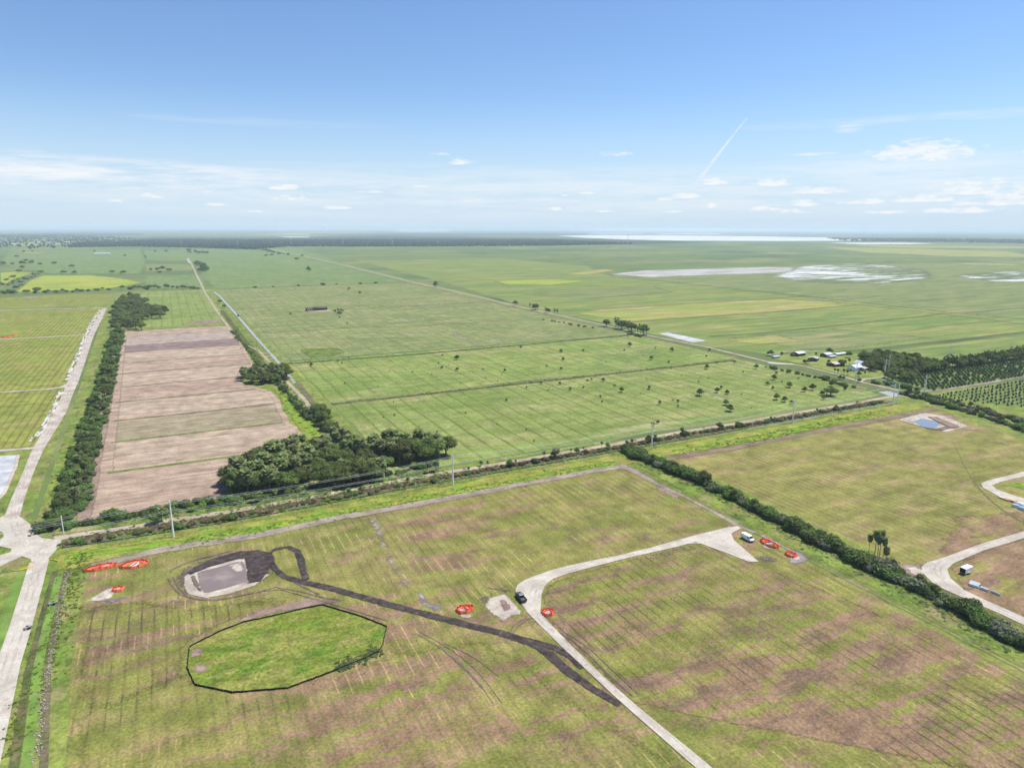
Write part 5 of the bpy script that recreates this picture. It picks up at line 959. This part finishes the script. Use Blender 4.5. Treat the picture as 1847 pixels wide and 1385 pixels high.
for s in (-1, 1):
    b = BM(); prism(b, [(1.12, 1.2), (.55, 1.72), (-.6, 1.72), (-.68, 1.2)], s*.862, s*.876); obj('side_window', b, M_glass, t)
    b = BM(); box(b, -2.9, -.8, s*1.0-.10*(s > 0), s*1.0+.10*(s < 0), .72, 1.2); obj('bed_side', b, M_navy, t, .02)
    b = BM(); box(b, 2.86, 2.93, s*.72-.17, s*.72+.17, .74, .92); obj('headlight', b, M_lamp, t)
    b = BM(); box(b, -2.94, -2.88, s*.9-.07, s*.9+.07, .76, 1.1); obj('tail_light', b, M_red, t)
    b = BM(); box(b, .85, 1.05, s*1.0, s*1.2, 1.15, 1.32); obj('mirror', b, M_navy, t, .02)
    for wx in (1.85, -1.8): wheel(t, wx, s*.88, .4, .28)
b = BM(); box(b, -2.95, -2.86, -.98, .98, .72, 1.18); obj('tailgate', b, M_navy, t, .02)
b = BM(); box(b, -2.85, -.82, -.89, .89, .725, .76); [box(b, -2.84, -.84, -.75+.3*k, -.67+.3*k, .76, .79) for k in range(6)]; obj('bed_floor', b, M_bedm, t)
b = BM(); box(b, -.3, .42, -.7, .7, 1.842, 1.856); obj('roof_panel', b, M_cabglass, t)
# white cargo van facing the camera side
x, y = W(1348, 973.5); t = thing('cargo_van', 'white cargo van parked on the grass beside the hedgerow', 'van', (x, y, .1), px_dir((1342, 969), (1355, 976)))
b = BM(); prism(b, [(-2.75, .4), (2.7, .4), (2.82, .62), (2.78, .98), (2.55, 1.15), (1.95, 1.28), (1.35, 2.08), (1.1, 2.2), (-2.6, 2.2), (-2.75, 2.05)], -.98, .98); obj('body', b, M_white, t, .08)
b = BM(); prism(b, [(1.98, 1.3), (1.42, 2.04), (1.46, 2.06), (2.03, 1.32)], -.82, .82); obj('windshield', b, M_glass, t)
for s in (-1, 1):
    b = BM(); prism(b, [(1.72, 1.3), (1.25, 1.92), (.7, 1.92), (.7, 1.3)], s*.981, s*.993); obj('side_window', b, M_glass, t)
    b = BM(); box(b, 2.74, 2.84, s*.72-.17, s*.72+.17, .75, .98); obj('headlight', b, M_lamp, t)
    b = BM(); box(b, -2.8, -2.74, s*.88-.07, s*.88+.07, .9, 1.5); obj('tail_light', b, M_red, t)
    b = BM(); box(b, 1.5, 1.62, s*.98, s*1.2, 1.3, 1.6); obj('mirror', b, M_blk, t, .02)
    for wx in (1.75, -1.75): wheel(t, wx, s*.86, .36)
b = BM(); box(b, 2.78, 2.9, -.95, .95, .42, .62); obj('bumper', b, M_blk, t, .03)
# white enclosed trailer with its dark rear
x, y = W(1742, 1033); t = thing('cargo_trailer', 'white enclosed trailer with black open rear beside the right road', 'trailer', (x, y, .1), px_dir((1735, 1036), (1749, 1030)))
b = BM(); prism(b, [(-2.4, .5), (2.2, .5), (2.4, .7), (2.4, 2.15), (2.2, 2.42), (-2.35, 2.42), (-2.4, 2.35)], -1.05, 1.05); obj('body', b, M_white, t, .06)
b = BM(); box(b, -2.425, -2.39, -.95, .95, .58, 2.28); obj('rear_door', b, M_blk, t)
b = BM(); tube(b, [(2.3, -.7, .5), (3.5, 0, .5)], .05, 6); tube(b, [(2.3, .7, .5), (3.5, 0, .5)], .05, 6); tube(b, [(3.4, 0, .5), (3.4, 0, .05)], .05, 6); obj('hitch', b, M_steel, t)
for s in (-1, 1):
    for wx in (-.45, .35): wheel(t, wx, s*1.1, .33, .2)
    b = BM(); box(b, -.9, .8, s*1.06-.0, s*1.06+s*.22, .68, .74); obj('fender', b, M_steel, t)
# --- orange safety fences round the drain pits
def barrier(px, py, rx, ry, label, pit, rot=.3, sand=None, n=9, gap=True):
    x, y = W(px, py); t = thing('safety_fence', label, 'safety fence', (x, y, .1), 0, 'orange safety fences round the pits')
    rg = [(math.cos(2*PI*k/n+rot)*rx*R.uniform(.85, 1.12), math.sin(2*PI*k/n+rot)*ry*R.uniform(.85, 1.12)) for k in range(n)]
    bm = BM(); prev = None; first = None
    seq = []
    for k in range(n):
        a, b_ = rg[k], rg[(k+1) % n]
        for j in range(6):
            f = j/6; sg = .22*math.sin(PI*f); seq.append((a[0]+(b_[0]-a[0])*f+R.uniform(-.12, .12), a[1]+(b_[1]-a[1])*f+R.uniform(-.12, .12), 1.0-sg+R.uniform(-.06, .06)))
    seq.append(seq[0])
    for (xa, ya, za) in seq:
        l = math.hypot(xa, ya) or 1; ox, oy = xa/l*.05, ya/l*.05
        cur = [bm.verts.new(p) for p in ((xa+ox*5, ya+oy*5, .02), (xa+ox, ya+oy, za), (xa-ox, ya-oy, za), (xa+ox*3, ya+oy*3, .02))]
        if prev:
            for q in range(3): bm.faces.new((prev[q], cur[q], cur[q+1], prev[q+1]))
        prev = cur
    obj('mesh_panel', bm, M_orange, t)
    bm = BM(); prev = None                     # a second run of mesh slumped inside the first
    for (xa, ya, za) in seq:
        cur = [bm.verts.new((xa*q+R.uniform(-.05, .05), ya*q+R.uniform(-.05, .05), zz)) for q, zz in ((.90, .06), (.78, za*.62), (.72, za*.58), (.60, .05))]
        if prev:
            for q in range(3): bm.faces.new((prev[q], cur[q], cur[q+1], prev[q+1]))
        prev = cur
    obj('slumped_mesh', bm, M_orange, t)
    for k in range(n):
        b = BM(); tube(b, [(rg[k][0], rg[k][1], -.2), (rg[k][0]+R.uniform(-.08, .08), rg[k][1], 1.3)], .05, 5); obj('post', b, M_orange if k % 3 else M_wood, t)
    if pit:
        lx_, ly_ = pit; p = thing('drain_pit', 'dark open drain pit inside ' + label.split(' ', 1)[1].replace('safety fence', 'fence') if False else 'drain pit inside the %s' % label.replace('orange safety fence', 'orange fence'), 'drain pit', (x, y, .1), rot, 'drain pits')
        b = BM(); w_ = .16
        for q in ((-lx_, lx_, -ly_, -ly_+w_), (-lx_, lx_, ly_-w_, ly_), (-lx_, -lx_+w_, -ly_+w_, ly_-w_), (lx_-w_, lx_, -ly_+w_, ly_-w_)): box(b, *q, -.2, .42)
        obj('rim', b, M_conc, p, .015)
        b = BM(); box(b, -lx_+w_, lx_-w_, -ly_+w_, ly_-w_, -.2, .12); obj('opening', b, M_blk, p)
barrier(181, 1025, 5.2, 1.9, 'orange safety fence near the left end of the grey track', None, .2)
barrier(192, 1022.5, 2.2, 1.8, 'orange safety fence crammed against the left one', (.7, .6), .5, n=7)
barrier(243, 1019, 4.6, 2.6, 'large orange safety fence beside the grey dirt track', (1.5, .7), .9)
barrier(213, 1064, 1.7, 1.7, 'small orange safety fence at the sand patch left of the pond', (.7, .5), .3, n=6)
barrier(836, 1101, 2.5, 2.2, 'orange safety fence beside the dark haul track', (1.1, .45), .1, n=8)
barrier(846, 1098, 1.6, 1.5, 'orange safety fence joined to the one by the haul track', (.5, .5), .3, n=7)
barrier(987.5, 1106, 2.0, 2.0, 'orange safety fence inside the white road bend', (.8, .4), .2, n=8)
barrier(1387, 982, 2.2, 4.2, 'long orange safety fence beyond the white van', (.4, 2.0), 1.3, n=8)
barrier(1427, 1002, 1.9, 2.2, 'orange safety fence on the grey silt by the hedgerow', None, .7, n=7)
barrier(1589, 1016, 1.6, 1.0, 'low orange safety fence under the tall palms', None, .2, n=6)
barrier(10, 608, 4.5, 3, 'orange safety fence at the left edge lots', None, .2); barrier(25, 606, 3, 3.5, 'orange safety fence beside the white spoil in the left lots', None, .4, n=7)
# --- black silt fence round the wetland
t = thing('silt_fence', 'long black silt fence looping round the bright wetland', 'silt fence', (0, 0, 0))
P_ = [W(*q) for q in wet]; P_ = P_ + [P_[0]]
bm = BM(); prev = None; posts = []; L = 0
dense = []
for a, b_ in zip(P_, P_[1:]):
    d = math.hypot(b_[0]-a[0], b_[1]-a[1]); k = max(1, int(d/.9))
    for j in range(k): dense.append((a[0]+(b_[0]-a[0])*j/k, a[1]+(b_[1]-a[1])*j/k, math.atan2(b_[1]-a[1], b_[0]-a[0])))
dense.append(dense[0])
for i, (x, y, an) in enumerate(dense):
    o = .04*math.sin(i*1.7)+R.uniform(-.05, .05); nx, ny = -math.sin(an), math.cos(an); z = .64+R.uniform(-.08, .06)
    cur = [bm.verts.new((x+nx*(o+q), y+ny*(o+q), zz)) for q, zz in ((-.05, .02), (-.03, z), (.03, z), (.05, .02))]
    if prev:
        for q in range(3): bm.faces.new((prev[q], cur[q], cur[q+1], prev[q+1]))
    prev = cur
    if i % 3 == 0 and len(posts) < 98: posts.append((x+nx*.1, y+ny*.1))
obj('fabric', bm, M_blk, t)
pm = None
for (x, y) in posts:
    if pm is None: b = BM(); box(b, -.035, .035, -.035, .035, 1.0-.9, 1.0); o = obj('post', b, M_wood, t); pm = o
    else: o = pm.copy(); C.objects.link(o); o.parent = t
    o.location = (x, y, 0)
# --- pipe and timber stacks
def bundle(a, b_, n, rows_n, rad, mat, name, label, group, part):
    p, q = W(*a), W(*b_); an = math.atan2(q[1]-p[1], q[0]-p[0]); L_ = math.hypot(q[0]-p[0], q[1]-p[1])
    t = thing(name, label, 'pipes' if 'pipe' in name else 'timber', ((p[0]+q[0])/2, (p[1]+q[1])/2, .11), an, group)
    for r_ in range(rows_n):
        for k in range(n-(r_ if rad else 0)):
            b = BM(); j = R.uniform(-.15, .15)
            if part == 'pipe': tube(b, [(-L_/2+j, (k-(n-1)/2+.5*r_)*rad*2.05, rad+r_*rad*1.75), (L_/2+j, (k-(n-1)/2+.5*r_)*rad*2.05, rad+r_*rad*1.75)], rad, 8)
            else: box(b, -L_/2+j, L_/2+j, (k-(n-1)/2)*rad*2.2-rad, (k-(n-1)/2)*rad*2.2+rad, r_*rad*1.1+.02, r_*rad*1.1+rad)
            obj(part, b, mat, t)
for a, b_, n, m_, mat, lab in (((1748, 1052.5), (1766, 1058), 9, 2, M_pvc, 'wide bundle of pale blue pipes near the white trailer'), ((1768, 1061), (1783, 1066.5), 4, 2, M_pvc, 'narrow bundle of pale pipes, middle of three by the trailer'), ((1787, 1067.5), (1803, 1074.5), 2, 2, M_pvc, 'thin pair of pale pipes, farthest of three from the trailer'),
                             ((1826, 912.5), (1838, 915.5), 6, 3, M_pvc, 'pale pipe bundle left of the blue stacks at the right road'), ((1831, 909.5), (1842, 913), 6, 3, M_pvc2, 'blue pipe stack behind the others at the right road'), ((1838, 917), (1852, 921), 8, 3, M_pvc2, 'blue pipe stack nearest the camera at the right road'), ((1842, 913), (1856, 917), 7, 3, M_pvc, 'pale pipe bundle cut by the right edge')):
    bundle(a, b_, n, m_, .2, mat, 'pipe_bundle', lab, 'pipe bundles on the grass', 'pipe')
for a, b_, n, m_, mat, lab in (((1804, 897), (1813, 900), 5, 2, M_timber2, 'pale timber stack at the start of the row by the right road'), ((1814, 900.5), (1824, 904), 5, 2, M_timber, 'orange timber stack in the row by the right road'), ((1822, 902), (1834, 906.5), 6, 3, M_timber, 'tallest orange timber stack by the right road'), ((1835, 906), (1847, 909.5), 5, 2, M_timber2, 'pale timber stack at the right end of the row')):
    bundle(a, b_, n, m_, .25, mat, 'timber_stack', lab, 'timber stacks by the right road', 'plank')
# --- left edge: culverts, floating barriers, rocks
def culvert(px, py, label, w_=1.6, an=0.0, dark=True):
    t = thing('culvert', label, 'culvert', (*W(px, py), .05), an, 'culvert ends'); b = BM(); box(b, -w_, w_, -.2, .2, -.3, .95); box(b, -w_, -w_+.3, .2, 1.3, -.3, .7); box(b, w_-.3, w_, .2, 1.3, -.3, .7); obj('headwall', b, M_rock if w_ < 3 else M_conc, t, .03)
    b = BM(); tube(b, [(0, -.5, .35), (0, 1.4, .35)], .45, 14); obj('pipe', b, M_blk, t)
culvert(97, 1091, 'culvert end with dark pipe in the duckweed ditch', 1.3, .2); culvert(62, 964.5, 'white culvert end at the edge of the limestone junction', 1.8, .9); culvert(429, 568, 'pale culvert crossing on the canal', 3.5, 0); culvert(52, 1135, 'small culvert end on the verge right of the road', 1.0, .4)
for pts, lab in (((( 20, 1029), (34, 1030), (48, 1026), (60, 1019)), 'long yellow floating barrier left of the road'), (((92, 1010), (99, 1010.5), (105, 1013)), 'short yellow floating barrier right of the road'), (((125, 1008), (131, 1005)), 'little yellow floating barrier in the weeds')):
    b = BM(); tube(b, [(*p, .3) for p in smooth_line(WS(pts), 2)], .17, 8); tag(obj('floating_barrier', b, M_yellow, smooth=True), lab, 'barrier', 'yellow floating barriers')
V = []; F = []; ico = bmesh.new(); bmesh.ops.create_icosphere(ico, subdivisions=1, radius=1); iv = [v.co.copy() for v in ico.verts]; jf = [[v.index for v in f.verts] for f in ico.faces]; ico.free()
g_ = inline([(122, 1028), (112, 1085), (100, 1140), (88, 1211), (60, 1385)], 1.2)
for _ in range(300):
    x, y = g_(); s = R.uniform(.08, .3); k = len(V); V += [(x+v.x*s*R.uniform(.7, 1.2), y+v.y*s*R.uniform(.7, 1.2), s*.5+.06+v.z*s*.7) for v in iv]; F += [tuple(k+a for a in f) for f in jf]
setting(link('rocks', mesh('rocks', V, F), M_rock), 'stuff', 'pale loose rocks along the duckweed ditch')['category'] = 'rocks'
# --- buildings
def building(name, px, py, w_, d_, h_, rise, roofm, wallm, label, an=0.0, open_front=False, over=.5, wins=True):
    t = thing(name, label, 'house' if 'house' in name else 'barn' if 'barn' in name else 'shed', (*W(px, py), .08), an)
    b = BM()
    if open_front:
        for sx in (-w_/2, w_/2-.25): box(b, sx, sx+.25, -d_/2, d_/2, -.3, h_)
        box(b, -w_/2+.25, w_/2-.25, d_/2-.25, d_/2, -.3, h_)
    else: box(b, -w_/2, w_/2, -d_/2, d_/2, -.3, h_)
    obj('wall', b, wallm, t)
    b = BM(); e = over; v = [(-w_/2-e, -d_/2-e, h_-.1), (w_/2+e, -d_/2-e, h_-.1), (w_/2+e, 0, h_+rise), (-w_/2-e, 0, h_+rise), (-w_/2-e, d_/2+e, h_-.1), (w_/2+e, d_/2+e, h_-.1)]
    v += [(x, y, z+.18) for x, y, z in v]; vv = [b.verts.new(p) for p in v]
    for q in ((0, 1, 2, 3), (3, 2, 5, 4), (6, 9, 8, 7), (9, 10, 11, 8), (0, 6, 7, 1), (4, 5, 11, 10), (0, 3, 9, 6), (3, 4, 10, 9), (1, 7, 8, 2), (2, 8, 11, 5)): b.faces.new([vv[i] for i in q])
    obj('roof', b, roofm, t)
    b = BM(); [b.faces.new([b.verts.new(p) for p in ((sx, -d_/2, h_-.1), (sx, d_/2, h_-.1), (sx, 0, h_+rise-.02))]) for sx in (-w_/2+.02, w_/2-.02)]; obj('gable', b, wallm, t)
    if open_front:
        for k in range(max(2, int(w_/4))):
            b = BM(); xx = -w_/2+w_*(k+.5)/max(2, int(w_/4)); box(b, xx-.12, xx+.12, -d_/2, -d_/2+.24, -.3, h_); obj('post', b, M_wood, t)
    elif wins:
        b = BM(); box(b, -.5, .5, -d_/2-.05, -d_/2+.02, 0, 2.1); obj('door', b, M_dkwall, t)
        for sx in (-.3, .3):
            b = BM(); box(b, sx*w_-.6, sx*w_+.6, -d_/2-.04, -d_/2+.02, .9, 2.0); o = obj('window', b, M_glass, t)
            b = BM(); box(b, sx*w_-.7, sx*w_+.7, -d_/2-.07, -d_/2+.01, .78, .9); obj('sill', b, M_white, o)
    return t
building('farmhouse', 1541, 667.5, 11, 8, 3, 2, M_roofw, M_white, 'white farmhouse with pale metal roof behind the single pole', .15)
building('farmhouse', 1550, 663.5, 7, 7, 4.2, 2.2, M_roofw, M_white, 'taller white wing standing behind the low farmhouse', 1.5)
building('shed', 1507, 659.5, 13, 9, 2.4, 1.0, M_roofb, M_dkwall, 'low shed with tan roof on the homestead lawn', .05, True)
building('shed', 1490, 643, 9, 7, 2.6, 1.0, M_roofw, M_dkwall, 'open shed with white roof beyond the tan roofed one', .1, True)
building('shed', 1500, 645, 7, 5, 1.6, .4, M_roofw, M_wall, 'low white box shed on the lawn', .0, False)
building('shed', 1514, 641, 14, 5, 2.0, .6, M_roofw, M_wall, 'long white shed under the far ditch', .05, False)
building('shed', 1440, 641, 11, 8, 2.6, 1.2, M_roofw, M_dkwall, 'open white roofed shed at the left of the homestead', .1, True)
building('shed', 1467, 650, 9, 8, 2.5, 1.0, M_roofg, M_dkwall, 'grey roofed shed beside the dark trees', .5, True)
building('shed', 1431, 642, 4.5, 3.5, 1.8, .5, M_roofd, M_dkwall, 'little rust dark shed at the left lawn edge', .0, False, .2, False)
building('shed', 1399, 645.5, 7, 4, 1.6, .4, M_roofw, M_wall, 'white roofed hut by the gravel road', .0, False)
building('shed', 1556, 668, 6, 5, 2.2, .8, M_roofb, M_dkwall, 'small tan roofed lean-to at the farmhouse', .2, False)
building('barn', 571, 559.5, 30, 10, 3.2, 1.4, M_roofd, M_dkwall, 'long low dark barn alone in the back pasture', .03, True)
building('shed', 559, 560, 9, 8, 3, 1, M_roofw, M_white, 'small white shed at the left end of the long barn', .03, False)
for i, (px, py, w_) in enumerate(((185, 459.5, 60), (92, 439, 40), (104, 441, 30), (66, 437, 40), (121, 438, 36), (26, 441, 34))):
    building('farm_shed', px, py, w_, 18, 5, 2.5, M_roofw, M_white, 'white farm building far off at the left, %s from the nearest' % nth(i), .1*i, False, .6, True)
# ================================================================== SKY, SUN, AIR
SUN_AZ = HEAD + math.radians(66); SUN_EL = math.radians(63)
sd = Vector((math.sin(SUN_AZ)*math.cos(SUN_EL), math.cos(SUN_AZ)*math.cos(SUN_EL), math.sin(SUN_EL)))
sun = bpy.data.objects.new('sun', bpy.data.lights.new('sun', 'SUN')); C.objects.link(sun)
sun.data.energy = 3.4; sun.data.angle = math.radians(.5); sun.data.color = (1, .96, .89)
sun.rotation_euler = sd.to_track_quat('Z', 'Y').to_euler()
wd = bpy.data.worlds.new('World'); sc.world = wd; wd.use_nodes = True; wt = wd.node_tree; wt.nodes.clear(); g = NT(wt)
sky = g.N.new('ShaderNodeTexSky'); sky.sky_type = 'NISHITA'; sky.sun_disc = False; sky.sun_elevation = SUN_EL; sky.sun_rotation = SUN_AZ
sky.altitude = 120; sky.air_density = 1.0; sky.dust_density = .15; sky.ozone_density = 2.0
D = g.N.new('ShaderNodeTexCoord').outputs['Generated']
fx = g.vm('DOT_PRODUCT', D, (math.sin(HEAD), math.cos(HEAD), 0)); rx = g.vm('DOT_PRODUCT', D, (math.cos(HEAD), -math.sin(HEAD), 0)); dz = g.sep(D)[2]
az = g.m('ARCTAN2', rx, fx); el = g.m('ARCSINE', dz)
def ae(px, py):
    x, y, u = ray(px, py); f = x*math.sin(HEAD)+y*math.cos(HEAD); r = x*math.cos(HEAD)-y*math.sin(HEAD)
    return math.atan2(r, f), math.atan2(u, math.hypot(f, r))
CL = [(1662, 285, 78, 26, 1), (832, 295, 24, 9, 1), (793, 279, 17, 4, .7), (1112, 280, 28, 6, .6), (510, 340, 34, 10, .9), (520, 360, 30, 9, .8), (277, 355, 22, 8, .9), (205, 363, 16, 5, .6), (390, 370, 18, 5, .7), (610, 376, 27, 6, .7), (670, 347, 26, 4, .6), (745, 337, 30, 5, .6), (850, 363, 22, 5, .7), (362, 347, 16, 5, .6),
      (1291, 331, 27, 10, 1), (1391, 333, 34, 11, 1), (1474, 347, 54, 10, 1), (1059, 349, 18, 4, .8), (1019, 353, 10, 3, .7), (1234, 356, 30, 8, .9), (1196, 361, 18, 5, .8), (1284, 374, 18, 9, .8), (996, 378, 18, 6, .8), (1454, 370, 32, 9, .9), (1554, 366, 40, 9, .9), (1379, 379, 30, 7, .7), (1429, 383, 28, 6, .7), (1744, 348, 62, 14, 1), (1664, 362, 48, 10, 1), (1824, 355, 40, 18, 1), (1800, 368, 70, 10, .8), (1774, 330, 84, 9, .8), (1734, 382, 66, 8, .6), (1847, 275, 10, 3, .9), (1094, 382, 22, 4, .6), (1214, 383, 20, 4, .6), (460, 382, 26, 3, .5), (1600, 384, 40, 5, .6)]
nv = g.xyz(g.m('MULTIPLY', az, 62.0), g.m('MULTIPLY', el, 190.0), .7)
nz_ = g.noise(nv, 1.0, 6, .62)
AEE = g.xyz(az, el, el)
def cumulus(lst):
    M_ = None
    for px, py, wpx, hpx, op in lst:
        a, e = ae(px, py); wv = wpx/FPX*1.15; hv = hpx/FPX*1.1; hd = hv*.28
        n = g.N.new('ShaderNodeVectorMath'); n.operation = 'MULTIPLY_ADD'; g.L.new(AEE, n.inputs[0]); n.inputs[1].default_value = (1/wv, 1/hv, -1/hd); n.inputs[2].default_value = (-a/wv, -e/hv, e/hd)
        q = g.vm('MAXIMUM', n.outputs[0], (-1e6, 0, 0)); k = .55+.45*op
        v = g.m('MULTIPLY_ADD', g.vm('DOT_PRODUCT', q, q), -k, k)
        M_ = v if M_ is None else g.m('MAXIMUM', M_, v)
    return g.m('MULTIPLY', g.sm(g.m('ADD', g.m('MAXIMUM', M_, -1.5), g.m('MULTIPLY', g.m('SUBTRACT', nz_, .52), 3.0)), .0, 1.1), .88)
# cirrus: long streaks in a few parts of the sky
cn = g.noise(g.xyz(g.m('MULTIPLY', az, 7.0), g.m('MULTIPLY', el, 85.0), 3.3), 1.0, 5, .6)
fine = g.noise(g.xyz(g.m('MULTIPLY', az, 26.0), g.m('MULTIPLY', el, 210.0), 1.3), 1.0, 5, .65)
R_ = None
for px, py, wpx, hpx, op in ((170, 314, 380, 28, 1.0), (40, 297, 90, 9, .9), (640, 318, 160, 9, .35), (1600, 305, 260, 26, .45), (1740, 340, 200, 30, .55), (1470, 278, 40, 3, .7), (1530, 232, 26, 7, .9), (1640, 216, 260, 9, .3), (900, 348, 1100, 50, .42), (30, 270, 40, 6, .4), (1200, 323, 40, 3, .6), (480, 222, 220, 8, .14)):
    a, e = ae(px, py); dx = g.m('DIVIDE', g.m('SUBTRACT', az, a), wpx/FPX); dy = g.m('DIVIDE', g.m('SUBTRACT', el, e), hpx/FPX)
    v = g.m('MULTIPLY', g.m('MAXIMUM', g.m('SUBTRACT', 1.0, g.m('ADD', g.m('MULTIPLY', dx, dx), g.m('MULTIPLY', dy, dy))), 0.0), op)
    R_ = v if R_ is None else g.m('MAXIMUM', R_, v)
cir = g.m('MULTIPLY', g.sm(g.m('ADD', g.m('MULTIPLY', cn, .65), g.m('MULTIPLY', fine, .35)), .33, .62), g.m('POWER', R_, .85))
# vapour trail: thin above, spreading below
(a0, e0), (a1, e1) = ae(1349, 211), ae(1246, 346)
tt = g.m('DIVIDE', g.m('SUBTRACT', e0, el), e0-e1); bow = g.m('MULTIPLY', g.m('MULTIPLY', tt, g.m('SUBTRACT', 1.0, tt)), .006)
dl = g.m('ABSOLUTE', g.m('ADD', g.m('SUBTRACT', az, g.m('MULTIPLY_ADD', tt, a1-a0, a0)), bow))
wid = g.m('MULTIPLY_ADD', g.m('POWER', g.m('MAXIMUM', tt, 0.0), 2.0), .0075, .0016)
trail = g.m('MULTIPLY', g.m('SUBTRACT', 1.0, g.m('DIVIDE', dl, wid), clamp=True), g.m('MULTIPLY', g.sm(tt, -.01, .03), g.sm(tt, 1.0, .75)))
trail = g.m('MULTIPLY', trail, g.sm(fine, .3, .62, .35, .95))
veil = g.m('MAXIMUM', g.m('MULTIPLY', cir, .92), g.m('MULTIPLY', trail, .75))
SKYK = .066; CLOUD = (.462/SKYK, .468/SKYK, .478/SKYK)
lum = g.mix(1.0, sky.outputs[0], (.80, .92, 1.08), 'MULTIPLY')
hor = (.295/SKYK, .368/SKYK, .445/SKYK)
lum = g.mix(g.sm(el, -.01, .19, .93, .0), lum, hor)
def bgn(c):
    n = g.N.new('ShaderNodeBackground'); g.put(n.inputs[0], c if not isinstance(c, tuple) else c+(1,)); n.inputs[1].default_value = SKYK; return n.outputs[0]
def mixs(f, a, b):
    n = g.N.new('ShaderNodeMixShader'); g.L.new(f, n.inputs[0]); g.L.new(a, n.inputs[1]); g.L.new(b, n.inputs[2]); return n.outputs[0]
cloudy = lambda c: mixs(c, bgn(lum), bgn(CLOUD))
low = g.m('LESS_THAN', el, .128); right = g.m('GREATER_THAN', az, 0.0)
seen = g.m('MULTIPLY', g.m('MULTIPLY', g.m('GREATER_THAN', el, -.004), g.m('LESS_THAN', el, .21)), g.m('LESS_THAN', g.m('ABSOLUTE', az), .85))
lowsky = mixs(right, cloudy(g.m('MAXIMUM', veil, cumulus([c for c in CL if c[0] < 915]))), cloudy(g.m('MAXIMUM', veil, cumulus([c for c in CL if c[0] >= 915]))))
m2n = mixs(seen, bgn(lum), mixs(low, cloudy(veil), lowsky))
wo = g.N.new('ShaderNodeOutputWorld'); g.L.new(m2n, wo.inputs['Surface'])
wd.cycles.sampling_method = 'MANUAL'; wd.cycles.sample_map_resolution = 512
# the air itself
b = BM(); box(b, -53500, 53500, -53500, 53500, -1.0, 132.0); hz = obj('haze', b, None); hz['kind'] = 'stuff'; hz['label'] = 'pale blue haze over the far land'
hm = bpy.data.materials.new('air'); hm.use_nodes = True; hm.node_tree.nodes.clear(); ho = hm.node_tree.nodes.new('ShaderNodeOutputMaterial'); hv = hm.node_tree.nodes.new('ShaderNodeVolumePrincipled')
hv.inputs['Color'].default_value = (.74, .865, 1.0, 1); hv.inputs['Density'].default_value = 6.5e-5; hv.inputs['Anisotropy'].default_value = 0.0
hm.node_tree.links.new(hv.outputs[0], ho.inputs['Volume']); hz.data.materials.append(hm)
sc.view_settings.view_transform = 'Standard'; sc.view_settings.look = 'None'; sc.view_settings.exposure = 1.05; sc.view_settings.gamma = 1.0
sc.cycles.use_denoising = True; sc.cycles.max_bounces = 4; sc.cycles.diffuse_bounces = 2; sc.cycles.adaptive_threshold = .02; sc.cycles.volume_bounces = 2; sc.cycles.sample_clamp_indirect = 4.0
